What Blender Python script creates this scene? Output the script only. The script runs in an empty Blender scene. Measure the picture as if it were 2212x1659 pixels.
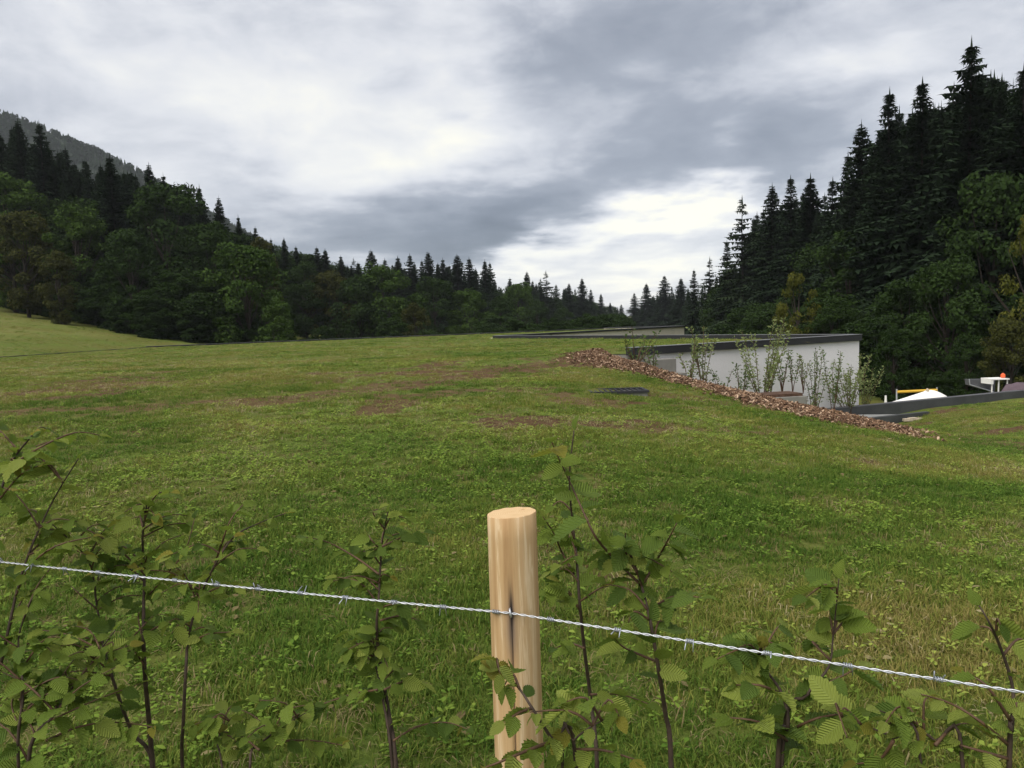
import bpy, math, random
import numpy as np
from mathutils import Vector, Matrix, Euler

random.seed(11)
rng = np.random.default_rng(11)
R = math.radians
sc = bpy.context.scene
col = sc.collection

# ------------------------------------------------------------------ camera
EYE = 1.5                      # eye height above the ground at the fence
FPX = 1618.0                   # focal length in pixels of a 2212 x 1659 picture
PITCH = math.atan(131.5 / FPX)
ROLL = R(1.8)
fw = Vector((0, math.cos(PITCH), -math.sin(PITCH)))
r0 = Vector((1, 0, 0))
u0 = Vector((0, math.sin(PITCH), math.cos(PITCH)))
rt = r0 * math.cos(ROLL) - u0 * math.sin(ROLL)
up = u0 * math.cos(ROLL) + r0 * math.sin(ROLL)
cam_d = bpy.data.cameras.new('camera')
cam = bpy.data.objects.new('camera', cam_d)
col.objects.link(cam)
M = Matrix.Identity(4)
for i in range(3):
    M[i][0] = rt[i]; M[i][1] = up[i]; M[i][2] = -fw[i]
M[2][3] = EYE
cam.matrix_world = M
cam_d.sensor_width = 36.0
cam_d.lens = FPX / 2212 * 36
cam_d.clip_start = 0.05
cam_d.clip_end = 6000
sc.camera = cam


def P(px, py, d):
    """the point at distance d (metres ahead of the camera) that was measured at px, py"""
    v = fw + rt * ((px - 1106) / FPX) - up * ((py - 829.5) / FPX)
    v = v * (d / v.y)
    return Vector((v.x, v.y, v.z + EYE))


def pxof(p):
    q = Vector((p[0], p[1], p[2] - EYE))
    dd = q.dot(fw)
    return 1106 + FPX * q.dot(rt) / dd, 829.5 - FPX * q.dot(up) / dd


# ------------------------------------------------------------------ render look
sc.render.engine = 'CYCLES'
sc.view_settings.view_transform = 'Standard'
sc.view_settings.look = 'None'
sc.view_settings.gamma = 1.0
sc.view_settings.exposure = 1.2
sc.view_settings.use_curve_mapping = False
sc.cycles.max_bounces = 4
sc.cycles.diffuse_bounces = 2
sc.cycles.transmission_bounces = 2
sc.cycles.volume_bounces = 0
sc.cycles.use_adaptive_sampling = True
sc.cycles.adaptive_threshold = 0.02
sc.cycles.use_denoising = True

# ------------------------------------------------------------------ node helpers


class NT:
    def __init__(self, tree):
        self.t = tree
        self.n = tree.nodes
        self.l = tree.links

    def node(self, kind, **kw):
        nd = self.n.new(kind)
        for k, v in kw.items():
            setattr(nd, k, v)
        return nd

    def set(self, sock, v):
        if isinstance(v, bpy.types.NodeSocket):
            self.l.new(v, sock)
        else:
            sock.default_value = v

    def math(self, op, a, b=0.0, c=None, clamp=False):
        nd = self.n.new('ShaderNodeMath')
        nd.operation = op
        nd.use_clamp = clamp
        self.set(nd.inputs[0], a)
        self.set(nd.inputs[1], b)
        if c is not None:
            self.set(nd.inputs[2], c)
        return nd.outputs[0]

    def vmath(self, op, a, b=None, s=None):
        nd = self.n.new('ShaderNodeVectorMath')
        nd.operation = op
        self.set(nd.inputs[0], a)
        if b is not None:
            self.set(nd.inputs[1], b)
        if s is not None:
            self.set(nd.inputs[3], s)
        return nd.outputs[0]

    def noise(self, vec, scale, detail=4, rough=0.55, dist=0.0):
        nd = self.n.new('ShaderNodeTexNoise')
        if vec is not None:
            self.l.new(vec, nd.inputs['Vector'])
        nd.inputs['Scale'].default_value = scale
        nd.inputs['Detail'].default_value = detail
        nd.inputs['Roughness'].default_value = rough
        nd.inputs['Distortion'].default_value = dist
        return nd.outputs[0]

    def ramp(self, fac, stops, interp='LINEAR'):
        nd = self.n.new('ShaderNodeValToRGB')
        cr = nd.color_ramp
        cr.interpolation = interp
        while len(cr.elements) < len(stops):
            cr.elements.new(0.5)
        for e, (p, c) in zip(cr.elements, stops):
            e.position = p
            e.color = (c[0], c[1], c[2], 1) if not isinstance(c, float) else (c, c, c, 1)
        self.set(nd.inputs[0], fac)
        return nd.outputs[0]

    def mix(self, fac, a, b, blend='MIX'):
        nd = self.n.new('ShaderNodeMix')
        nd.data_type = 'RGBA'
        nd.blend_type = blend
        self.set(nd.inputs[0], fac)
        for i, v in ((6, a), (7, b)):
            if isinstance(v, tuple) and len(v) == 3:
                v = (*v, 1)
            self.set(nd.inputs[i], v)
        return nd.outputs[2]

    def attr(self, name, kind='GEOMETRY'):
        nd = self.n.new('ShaderNodeAttribute')
        nd.attribute_name = name
        nd.attribute_type = kind
        return nd

    def maprange(self, v, a, b, c=0.0, d=1.0, smooth=True):
        nd = self.n.new('ShaderNodeMapRange')
        nd.interpolation_type = 'SMOOTHSTEP' if smooth else 'LINEAR'
        self.set(nd.inputs[0], v)
        for i, x in ((1, a), (2, b), (3, c), (4, d)):
            nd.inputs[i].default_value = x
        return nd.outputs[0]


# ------------------------------------------------------------------ world: overcast sky with broken cloud
SUN_EL, SUN_AZ = 52.0, -138.0      # degrees; azimuth measured from straight ahead, to the right
w = bpy.data.worlds.new('World')
sc.world = w
w.use_nodes = True
T = NT(w.node_tree)
T.n.clear()
sky = T.node('ShaderNodeTexSky', sky_type='NISHITA', sun_disc=False)
sky.sun_elevation = R(SUN_EL)
sky.sun_rotation = R(SUN_AZ)
sky.altitude = 500
tc = T.node('ShaderNodeTexCoord')
dirv = tc.outputs['Generated']
sep = T.node('ShaderNodeSeparateXYZ')
T.l.new(dirv, sep.inputs[0])
X, Y, Z = sep.outputs
el = T.math('ARCSINE', Z)
az = T.math('ARCTAN2', X, Y)
# cloud-deck coordinates: the direction cut with a flat layer overhead
den = T.math('ADD', T.math('ABSOLUTE', Z), 0.13)
deck = T.node('ShaderNodeCombineXYZ')
T.l.new(T.math('DIVIDE', X, den), deck.inputs[0])
T.l.new(T.math('DIVIDE', Y, den), deck.inputs[1])
deck = deck.outputs[0]
n_big = T.noise(deck, 0.9, 6, 0.55, 0.3)
n_fine = T.noise(deck, 2.6, 8, 0.6, 0.4)
n_w1 = T.noise(deck, 2.1, 5, 0.55)
n_w2 = T.noise(T.vmath('ADD', deck, (7.3, 2.1, 0.0)), 2.1, 5, 0.55)
azd = T.math('ADD', az, T.math('MULTIPLY', T.math('SUBTRACT', n_w1, 0.5), 0.22))
eld = T.math('ADD', el, T.math('MULTIPLY', T.math('SUBTRACT', n_w2, 0.5), 0.10))


def skyblob(px, py, sx, sy, rot, amp, warp=True):
    """one soft bank of cloud (or gap) centred where the photo shows it; sizes in degrees"""
    d = P(px, py, 1000) - Vector((0, 0, EYE))
    d.normalize()
    a0 = math.atan2(d.x, d.y)
    e0 = math.asin(d.z)
    c, s = math.cos(R(rot)), math.sin(R(rot))
    da = T.math('SUBTRACT', azd if warp else az, a0)
    de = T.math('SUBTRACT', eld if warp else el, e0)
    uu = T.math('DIVIDE', T.math('ADD', T.math('MULTIPLY', da, c), T.math('MULTIPLY', de, s)), R(sx))
    vv = T.math('DIVIDE', T.math('SUBTRACT', T.math('MULTIPLY', de, c), T.math('MULTIPLY', da, s)), R(sy))
    q = T.math('ADD', T.math('MULTIPLY', uu, uu), T.math('MULTIPLY', vv, vv))
    g = T.math('EXPONENT', T.math('MULTIPLY', q, -1.0))
    return T.math('MULTIPLY', g, amp)


val = T.math('ADD', 0.60, T.math('MULTIPLY', T.math('SUBTRACT', n_big, 0.5), 0.30))
val = T.math('ADD', val, T.math('MULTIPLY', T.math('SUBTRACT', n_fine, 0.5), 0.36))
n_puff = T.noise(T.vmath('MULTIPLY', dirv, (1.0, 1.0, 2.0)), 8.0, 8, 0.60, 0.3)
val = T.math('ADD', val, T.math('MULTIPLY', T.math('SUBTRACT', n_puff, 0.5), 0.72))
BLOBS = [
    (620, 240, 9.5, 4.2, -22, 0.17), (950, 300, 5.5, 3.0, 10, 0.20), (1010, 130, 4.0, 3.0, 60, 0.12),
    (250, 120, 12.0, 5.0, 0, 0.02), (560, 440, 4.5, 2.6, -35, -0.10),
    (800, 520, 8.0, 2.6, 6, -0.28), (1120, 440, 7.5, 2.2, 17, -0.24), (1000, 520, 4.5, 1.6, 16, -0.16),
    (1500, 340, 8.5, 2.6, 8, -0.22), (1700, 360, 5.0, 2.0, 0, -0.18), (1300, 90, 9.0, 3.2, 10, -0.26),
    (1640, 60, 8.0, 2.5, 4, -0.13), (1680, 230, 7.0, 2.0, -6, -0.18),
    (1860, 130, 6.0, 1.3, 4, 0.12), (1450, 455, 5.5, 1.5, 15, 0.46), (1180, 560, 5.0, 1.2, 14, 0.25),
    (1560, 440, 3.0, 1.6, 10, 0.20), (1380, 600, 6.0, 1.6, 5, 0.22), (1330, 535, 4.5, 0.9, 5, -0.10),
    (1090, 490, 4.5, 1.5, 20, -0.20), (880, 450, 5.0, 1.8, 8, -0.10), (1450, 250, 5.0, 2.0, 12, -0.08),
    (1560, 300, 2.0, 0.9, 20, 0.12), (960, 215, 1.6, 0.6, 10, -0.10),
]
for b in BLOBS:
    val = T.math('ADD', val, skyblob(*b[:5], b[5] * 1.5))
val = T.maprange(val, -0.35, 1.05, 0.0, 1.0, False)
cl = T.ramp(val, [((p_ + 0.35) / 1.4, c_) for p_, c_ in ((-0.32, (0.62, 0.72, 0.92)), (0.05, (1.0, 1.13, 1.38)), (0.32, (1.6, 1.74, 2.02)), (0.52, (2.7, 2.8, 3.06)), (0.68, (3.6, 3.65, 3.8)),
                  (0.86, (4.35, 4.32, 4.18)), (1.0, (5.0, 4.86, 4.25)))])
# Color ramps clamp at 1 per channel in some paths; keep the values small and scale them afterwards
skymix = T.mix(0.93, sky.outputs[0], cl)
bg = T.node('ShaderNodeBackground')
T.l.new(skymix, bg.inputs[0])
bg.inputs[1].default_value = 0.1
wo = T.node('ShaderNodeOutputWorld')
T.l.new(bg.outputs[0], wo.inputs[0])

sd = bpy.data.lights.new('sun', 'SUN')
sd.energy = 1.4
sd.angle = R(50)
sd.color = (1.0, 0.96, 0.89)
sun = bpy.data.objects.new('sun', sd)
col.objects.link(sun)
sv = Vector((math.sin(R(SUN_AZ)) * math.cos(R(SUN_EL)), math.cos(R(SUN_AZ)) * math.cos(R(SUN_EL)), math.sin(R(SUN_EL))))
sun.rotation_euler = sv.to_track_quat('Z', 'Y').to_euler()

# ------------------------------------------------------------------ materials


def mat(name):
    m = bpy.data.materials.new(name)
    m.use_nodes = True
    t = NT(m.node_tree)
    t.n.clear()
    out = t.node('ShaderNodeOutputMaterial')
    return m, t, out


def principled(t, color, rough=0.8, metal=0.0, spec=0.3, normal=None):
    b = t.node('ShaderNodeBsdfPrincipled')
    if isinstance(color, tuple) and len(color) == 3:
        color = (*color, 1)
    t.set(b.inputs['Base Color'], color)
    t.set(b.inputs['Roughness'], rough)
    b.inputs['Metallic'].default_value = metal
    b.inputs['Specular IOR Level'].default_value = spec
    if normal is not None:
        t.l.new(normal, b.inputs['Normal'])
    return b.outputs[0]


def bump(t, h, strength=0.5, dist=0.02):
    b = t.node('ShaderNodeBump')
    b.inputs['Strength'].default_value = strength
    b.inputs['Distance'].default_value = dist
    t.l.new(h, b.inputs['Height'])
    return b.outputs[0]


def simple(name, c, rough=0.7, metal=0.0, var=0.12, scale=3.0, spec=0.3, bumpd=0.004, detail=6):
    m, t, out = mat(name)
    co = t.node('ShaderNodeTexCoord').outputs['Object']
    n = t.noise(co, scale, detail, 0.6)
    n2 = t.noise(co, scale * 9, 4, 0.6)
    a = tuple(x * (1 - var) for x in c)
    b = tuple(min(1, x * (1 + var)) for x in c)
    cc = t.mix(t.maprange(n, 0.3, 0.7), a, b)
    cc = t.mix(t.math('MULTIPLY', n2, 0.25), cc, tuple(x * 0.75 for x in c))
    t.l.new(principled(t, cc, rough, metal, spec, bump(t, n2, 0.4, bumpd)), out.inputs[0])
    return m


def ground_mat():
    m, t, out = mat('lawn_ground')
    g = t.node('ShaderNodeNewGeometry').outputs['Position']
    n1 = t.noise(g, 0.18, 4, 0.5)
    n2 = t.noise(g, 1.3, 5, 0.6)
    n3 = t.noise(g, 14.0, 6, 0.7)
    n4 = t.noise(g, 60.0, 4, 0.7)
    green = t.ramp(n3, [(0.25, (0.055, 0.085, 0.014)), (0.5, (0.10, 0.14, 0.025)), (0.75, (0.17, 0.20, 0.05))])
    olive = t.ramp(n3, [(0.25, (0.06, 0.065, 0.014)), (0.5, (0.115, 0.12, 0.027)), (0.75, (0.19, 0.18, 0.06))])
    gr = t.mix(t.maprange(t.math('ADD', t.math('MULTIPLY', n1, 0.6), t.math('MULTIPLY', n2, 0.4)), 0.40, 0.60), green, olive)
    soil = t.ramp(n3, [(0.25, (0.045, 0.026, 0.013)), (0.5, (0.11, 0.066, 0.034)), (0.8, (0.20, 0.135, 0.075))])
    bare = t.attr('bare').outputs['Fac']
    bm = t.maprange(t.math('ADD', bare, t.math('MULTIPLY', t.math('SUBTRACT', n2, 0.5), 0.5)), 0.45, 0.95)
    bm2 = t.maprange(t.math('ADD', bm, t.math('MULTIPLY', t.math('SUBTRACT', n4, 0.5), 0.9)), 0.3, 0.7)
    c = t.mix(bm2, gr, soil)
    dry = t.attr('dry').outputs['Fac']
    c = t.mix(t.math('MULTIPLY', dry, 0.7), c, t.mix(n3, (0.17, 0.17, 0.055), (0.26, 0.25, 0.085)))
    mu = t.attr('mulch').outputs['Fac']
    mc = t.ramp(n4, [(0.3, (0.025, 0.013, 0.007)), (0.6, (0.10, 0.055, 0.03)), (0.85, (0.25, 0.16, 0.10))])
    c = t.mix(t.maprange(t.math('ADD', mu, t.math('MULTIPLY', t.math('SUBTRACT', n3, 0.5), 0.4)), 0.4, 0.6), c, mc)
    h = t.math('ADD', t.math('MULTIPLY', n3, 0.7), t.math('MULTIPLY', n4, 0.3))
    t.l.new(principled(t, c, 0.95, 0, 0.05, bump(t, h, 0.9, 0.06)), out.inputs[0])
    return m


def blade_mat(name, stops, trans=0.3):
    m, t, out = mat(name)
    ti = t.attr('tint', 'INSTANCER').outputs['Fac']
    g = t.node('ShaderNodeNewGeometry').outputs['Random Per Island']
    f = t.math('ADD', t.math('MULTIPLY', ti, 0.65), t.math('MULTIPLY', g, 0.35))
    c = t.ramp(f, stops)
    p = principled(t, c, 0.7, 0, 0.06)
    tr = t.node('ShaderNodeBsdfTranslucent')
    t.l.new(c, tr.inputs[0])
    mx = t.node('ShaderNodeMixShader')
    mx.inputs[0].default_value = trans
    t.l.new(p, mx.inputs[1])
    t.l.new(tr.outputs[0], mx.inputs[2])
    t.l.new(mx.outputs[0], out.inputs[0])
    return m


def foliage_mat(name, lo, hi, trans=0.2, rough=0.65, scale=0.5):
    """colour varies per tree, per clump and per leaf"""
    m, t, out = mat(name)
    oi = t.node('ShaderNodeObjectInfo').outputs['Random']
    co = t.node('ShaderNodeTexCoord').outputs['Object']
    isl = t.node('ShaderNodeNewGeometry').outputs['Random Per Island']
    n = t.noise(co, scale, 3, 0.6)
    f = t.math('ADD', t.math('MULTIPLY', isl, 0.40), t.math('ADD', t.math('MULTIPLY', t.maprange(n, 0.3, 0.7), 0.35), t.math('MULTIPLY', oi, 0.25)))
    c = t.mix(f, lo, hi)
    p = principled(t, c, 0.95, 0, 0.03)
    tr = t.node('ShaderNodeBsdfTranslucent')
    t.l.new(c, tr.inputs[0])
    mx = t.node('ShaderNodeMixShader')
    mx.inputs[0].default_value = trans
    t.l.new(p, mx.inputs[1])
    t.l.new(tr.outputs[0], mx.inputs[2])
    t.l.new(mx.outputs[0], out.inputs[0])
    return m


def leaf_mat(name, lo, hi, vein):
    """pleated hornbeam leaf: side veins from the midrib, seen as ridges"""
    m, t, out = mat(name)
    oi = t.node('ShaderNodeObjectInfo').outputs['Random']
    co = t.node('ShaderNodeTexCoord').outputs['Object']
    s = t.node('ShaderNodeSeparateXYZ')
    t.l.new(co, s.inputs[0])
    ax = t.math('ABSOLUTE', s.outputs[0])
    ph = t.math('MULTIPLY', t.math('SUBTRACT', s.outputs[1], t.math('MULTIPLY', ax, 0.75)), 2 * math.pi * 11)
    wv = t.math('ADD', t.math('MULTIPLY', t.math('SINE', ph), 0.5), 0.5)
    ridge = t.math('POWER', wv, 3.0)
    mid = t.maprange(ax, 0.0, 0.018, 1.0, 0.0)
    vn = t.math('MAXIMUM', t.math('MULTIPLY', ridge, 0.55), mid)
    n = t.noise(co, 6.0, 4, 0.6)
    c = t.mix(t.math('ADD', t.math('MULTIPLY', oi, 0.75), t.math('MULTIPLY', n, 0.25)), lo, hi)
    c = t.mix(t.math('MULTIPLY', vn, 0.45), c, vein)
    br = t.maprange(t.noise(co, 3.0, 5, 0.7), 0.70, 0.76)
    c = t.mix(t.math('MULTIPLY', br, 0.6), c, (0.12, 0.07, 0.02))
    p = principled(t, c, 0.6, 0, 0.16, bump(t, wv, 0.8, 0.0035))
    tr = t.node('ShaderNodeBsdfTranslucent')
    t.l.new(t.mix(0.35, c, (0.22, 0.30, 0.03)), tr.inputs[0])
    mx = t.node('ShaderNodeMixShader')
    mx.inputs[0].default_value = 0.38
    t.l.new(p, mx.inputs[1])
    t.l.new(tr.outputs[0], mx.inputs[2])
    t.l.new(mx.outputs[0], out.inputs[0])
    return m


MG = ground_mat()
M_BLADE = blade_mat('grass_blade', [(0.0, (0.045, 0.105, 0.014)), (0.33, (0.108, 0.172, 0.026)), (0.62, (0.190, 0.220, 0.042)), (0.82, (0.25, 0.215, 0.060)), (1.0, (0.33, 0.27, 0.11))])
M_WEED = blade_mat('weed_leaf', [(0.0, (0.08, 0.155, 0.020)), (0.5, (0.18, 0.26, 0.038)), (1.0, (0.33, 0.37, 0.075))], 0.25)
M_DRY = blade_mat('dry_blade', [(0.0, (0.12, 0.09, 0.04)), (0.5, (0.22, 0.18, 0.08)), (1.0, (0.42, 0.36, 0.20))], 0.15)
M_SPRUCE = foliage_mat('spruce_needles', (0.010, 0.019, 0.010), (0.030, 0.047, 0.023), 0.08, 0.75, 0.35)
M_SPRUCE2 = foliage_mat('larch_needles', (0.014, 0.024, 0.012), (0.040, 0.058, 0.028), 0.10, 0.75, 0.35)
M_BROAD = foliage_mat('broadleaf_dark', (0.013, 0.025, 0.008), (0.040, 0.068, 0.018), 0.16, 0.7, 0.30)
M_BROAD2 = foliage_mat('broadleaf_green', (0.020, 0.042, 0.010), (0.072, 0.115, 0.024), 0.18, 0.7, 0.30)
M_OLIVE = foliage_mat('broadleaf_olive', (0.023, 0.028, 0.009), (0.078, 0.082, 0.022), 0.18, 0.7, 0.30)
M_YELLOW = foliage_mat('broadleaf_yellow', (0.035, 0.045, 0.009), (0.14, 0.14, 0.028), 0.2, 0.7, 0.4)
M_FAR = foliage_mat('far_forest', (0.009, 0.021, 0.008), (0.025, 0.045, 0.016), 0.1, 0.7, 0.5)
M_WILLOW = foliage_mat('willow_leaf', (0.12, 0.155, 0.055), (0.29, 0.34, 0.14), 0.25, 0.6, 1.2)
M_WILLOW2 = foliage_mat('dark_shrub_leaf', (0.06, 0.10, 0.03), (0.15, 0.22, 0.065), 0.22, 0.6, 1.2)
M_BARK = simple('bark', (0.032, 0.025, 0.019), 0.9, 0, 0.3, 2.0)
M_TWIG = simple('sapling_bark', (0.060, 0.040, 0.028), 0.75, 0, 0.35, 30.0, 0.3, 0.001)
M_TWIGR = simple('young_twig', (0.10, 0.055, 0.03), 0.6, 0, 0.3, 30.0, 0.3, 0.001)
M_WALL = simple('white_render', (0.80, 0.77, 0.77), 0.85, 0, 0.03, 0.7)
M_CREAM = simple('cream_render', (0.72, 0.66, 0.54), 0.85, 0, 0.06, 0.6)
M_CONC = simple('concrete', (0.22, 0.21, 0.185), 0.85, 0, 0.14, 2.2)
M_FASCIA = simple('dark_fascia', (0.026, 0.026, 0.028), 0.7, 0.0, 0.12, 1.4)
M_KERB = simple('grey_kerb', (0.06, 0.062, 0.062), 0.7, 0.0, 0.2, 1.4)
M_FLASH = simple('zinc_flashing', (0.22, 0.22, 0.23), 0.5, 0.4, 0.1, 3.0)
M_ROOFG = simple('gravel_roof', (0.26, 0.26, 0.25), 0.9, 0, 0.15, 12.0)
M_WHITE = simple('white_sheet', (0.86, 0.84, 0.78), 0.8, 0, 0.03, 1.5)
M_YBAR = simple('yellow_bar', (0.70, 0.42, 0.045), 0.5, 0, 0.05, 3.0)
M_GALV = simple('galvanised', (0.55, 0.56, 0.58), 0.4, 0.7, 0.08, 60.0, 0.5, 0.0006)
M_BARB = simple('barb_wire', (0.40, 0.42, 0.46), 0.42, 0.75, 0.1, 60.0, 0.5, 0.0006)
M_ORANGE = simple('orange_plastic', (0.75, 0.13, 0.04), 0.5)
M_PURPLE = simple('purple_tarp', (0.12, 0.085, 0.10), 0.8, 0, 0.2, 2.0)
M_GREYP = simple('grey_panel', (0.10, 0.10, 0.105), 0.7, 0, 0.2, 1.0)
M_STONE = simple('pale_stone', (0.48, 0.40, 0.30), 0.9, 0, 0.2, 9.0)
M_LEAF = [
    leaf_mat('hornbeam_leaf_dark', (0.075, 0.130, 0.022), (0.150, 0.220, 0.038), (0.15, 0.22, 0.06)),
    leaf_mat('hornbeam_leaf_mid', (0.135, 0.205, 0.027), (0.235, 0.305, 0.050), (0.23, 0.30, 0.08)),
    leaf_mat('hornbeam_leaf_light', (0.23, 0.29, 0.042), (0.35, 0.40, 0.085), (0.36, 0.42, 0.13)),
    leaf_mat('hornbeam_leaf_gold', (0.20, 0.22, 0.03), (0.33, 0.27, 0.045), (0.40, 0.38, 0.10)),
]

# ------------------------------------------------------------------ mesh helpers


class MB:
    def __init__(self):
        self.v = []
        self.f = []
        self.mi = []

    def add(self, vs, fs, mi=0):
        o = len(self.v)
        self.v += [tuple(p) for p in vs]
        for f in fs:
            self.f.append(tuple(i + o for i in f))
            self.mi.append(mi)

    def box(self, c, s, rz=0.0, mi=0):
        cx, cy, cz = c
        a, b, h = s[0] / 2, s[1] / 2, s[2] / 2
        cr, sr = math.cos(rz), math.sin(rz)
        vs = []
        for z in (-h, h):
            for x, y in ((-a, -b), (a, -b), (a, b), (-a, b)):
                vs.append((cx + x * cr - y * sr, cy + x * sr + y * cr, cz + z))
        self.add(vs, [(0, 3, 2, 1), (4, 5, 6, 7), (0, 1, 5, 4), (1, 2, 6, 5), (2, 3, 7, 6), (3, 0, 4, 7)], mi)

    def prism(self, poly, z0, z1, mi=0):
        n = len(poly)
        vs = [(x, y, z0) for x, y in poly] + [(x, y, z1) for x, y in poly]
        fs = [tuple(reversed(range(n))), tuple(range(n, 2 * n))]
        fs += [(i, (i + 1) % n, n + (i + 1) % n, n + i) for i in range(n)]
        self.add(vs, fs, mi)

    def tube(self, pts, rad, k=6, mi=0, cap=True):
        pts = [Vector(p) for p in pts]
        n = len(pts)
        if not isinstance(rad, (list, tuple)):
            rad = [rad] * n
        rings = []
        t0 = (pts[1] - pts[0]).normalized()
        ref = Vector((0, 0, 1)) if abs(t0.z) < 0.9 else Vector((1, 0, 0))
        s = t0.cross(ref).normalized()
        for i, p in enumerate(pts):
            t = (pts[min(i + 1, n - 1)] - pts[max(i - 1, 0)]).normalized()
            s = (s - t * s.dot(t)).normalized()
            b = t.cross(s)
            for j in range(k):
                a = 2 * math.pi * j / k
                rings.append(p + (s * math.cos(a) + b * math.sin(a)) * rad[i])
        fs = []
        for i in range(n - 1):
            for j in range(k):
                fs.append((i * k + j, i * k + (j + 1) % k, (i + 1) * k + (j + 1) % k, (i + 1) * k + j))
        if cap:
            fs.append(tuple(reversed(range(k))))
            fs.append(tuple(range((n - 1) * k, n * k)))
        self.add(rings, fs, mi)

    def mesh(self, name, mats, smooth=False):
        me = bpy.data.meshes.new(name)
        me.from_pydata(self.v, [], self.f)
        for m in (mats if isinstance(mats, (list, tuple)) else [mats]):
            me.materials.append(m)
        if any(self.mi):
            me.polygons.foreach_set('material_index', self.mi)
        if smooth:
            me.polygons.foreach_set('use_smooth', [True] * len(self.f))
        me.update()
        return me

    def build(self, name, mats, parent=None, smooth=False, origin=None):
        if origin is not None:
            o = Vector(origin)
            self.v = [(x - o.x, y - o.y, z - o.z) for x, y, z in self.v]
        return link(name, self.mesh(name, mats, smooth), parent, origin)


def link(name, me, parent=None, loc=None):
    o = bpy.data.objects.new(name, me)
    col.objects.link(o)
    if parent is not None:
        o.parent = parent
    if loc is not None:
        o.location = Vector(loc)
    return o


def tag(o, label=None, cat=None, group=None, kind=None):
    if label:
        o['label'] = label
    if cat:
        o['category'] = cat
    if group:
        o['group'] = group
    if kind:
        o['kind'] = kind
    return o


def empty(name, loc):
    o = bpy.data.objects.new(name, None)
    o.empty_display_size = 0.1
    col.objects.link(o)
    o.location = Vector(loc)
    return o


def hash2(ix, iy, seed):
    h = (ix.astype(np.int64) * 374761393 + iy.astype(np.int64) * 668265263 + seed * 974634777) & 0xFFFFFFFF
    h = ((h ^ (h >> 13)) * 1274126177) & 0xFFFFFFFF
    return ((h ^ (h >> 16)) & 0xFFFF) / 65535.0


def vnoise(x, y, scale, seed):
    x = np.asarray(x, float) * scale
    y = np.asarray(y, float) * scale
    ix, iy = np.floor(x), np.floor(y)
    fx, fy = x - ix, y - iy
    fx = fx * fx * (3 - 2 * fx)
    fy = fy * fy * (3 - 2 * fy)
    ix = ix.astype(int)
    iy = iy.astype(int)
    a = hash2(ix, iy, seed); b = hash2(ix + 1, iy, seed)
    c = hash2(ix, iy + 1, seed); d = hash2(ix + 1, iy + 1, seed)
    return (a * (1 - fx) + b * fx) * (1 - fy) + (c * (1 - fx) + d * fx) * fy


def fbm(x, y, scale, seed, octv=4):
    s, a, tot = 0, 1, 0
    for i in range(octv):
        s = s + a * vnoise(x, y, scale * 2 ** i, seed + i)
        tot += a
        a *= 0.5
    return s / tot


def sstep(x, a, b):
    t = np.clip((np.asarray(x, float) - a) / (b - a), 0, 1)
    return t * t * (3 - 2 * t)


# ------------------------------------------------------------------ terrain
# building plan (metres; x to the right, y ahead)
A = (4.5, 26.5); B = (15.7, 33.7); Cc = (-1.4, 62.0); D = (22.0, 95.0); E = (13.0, 103.0); G = (-34.0, 70.0); H = (-34.0, 24.0); I1 = (0.5, 27.5)
ROOF = [A, B, Cc, D, E, G, H, I1]
ROOF_Z = EYE - 1.22
CAP_Z = EYE - 1.0
CREST = [(2.95, 25.2), (3.0, 24.4), (3.9, 21.2), (5.7, 18.8), (7.25, 17.0), (7.6, 15.2)]
ctrl = []


def cp(x, y, zrel):
    ctrl.append((x, y, EYE + zrel))


for x in (-6, -3, 0, 3, 6):
    cp(x, -6, -1.55); cp(x, 0, -1.5)
for x, z in ((-12, -1.45), (-5, -1.47), (0, -1.5), (3, -1.62)):
    cp(x, 4, z)
for x, y, z in ((-12, 9, -1.38), (-5, 9, -1.42), (0, 9, -1.5), (3, 9, -1.72), (5.5, 9, -2.0), (9, 9, -2.25), (14, 9, -2.5),
                (-14, 13.5, -1.30), (-7, 13.7, -1.32), (-4.2, 14.8, -1.33), (-0.5, 19, -1.33), (2.0, 24.0, -1.28),
                (1.6, 15, -1.47), (4, 14, -1.75), (6, 13, -2.08),
                (-30, 12, -1.3), (-30, 20, -1.22), (-30, 28, -1.24), (-14, 20, -1.22), (-6, 21, -1.22), (-2, 25.5, -1.21), (-14, 27, -1.24), (0, 28.5, -1.26),
                (2.5, 24.6, -1.28), (3.8, 21.2, -1.52), (5.7, 18.8, -1.97), (7.3, 17, -2.33), (8.0, 14.5, -2.5), (3.3, 26.2, -1.24),
                (4.6, 25.4, -1.95), (6, 25, -2.4), (7.5, 24, -2.9), (10, 25.5, -4.0), (9, 21, -3.2), (12, 24, -4.1), (13, 29, -4.5), (15.5, 31, -4.6),
                (11, 17, -3.0), (11, 12, -2.6), (16, 17, -3.05), (16, 24, -3.75), (18, 30.5, -4.18), (22, 32.5, -4.2), (28, 35, -4.22), (20, 22, -3.5),
                (30, 20, -3.2), (22, 10, -2.6), (30, 5, -2.2), (12, 4, -2.0), (7, 4, -1.78)):
    cp(x, y, z)
ctrl = np.array(ctrl)


def tps_k(r2):
    return 0.5 * r2 * np.log(r2 + 1e-9)


_n = len(ctrl)
_K = tps_k(((ctrl[:, None, :2] - ctrl[None, :, :2]) ** 2).sum(-1)) + np.eye(_n) * 0.12
_Pm = np.c_[np.ones(_n), ctrl[:, :2]]
_A = np.block([[_K, _Pm], [_Pm.T, np.zeros((3, 3))]])
_w = np.linalg.solve(_A, np.r_[ctrl[:, 2], 0, 0, 0])


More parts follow.
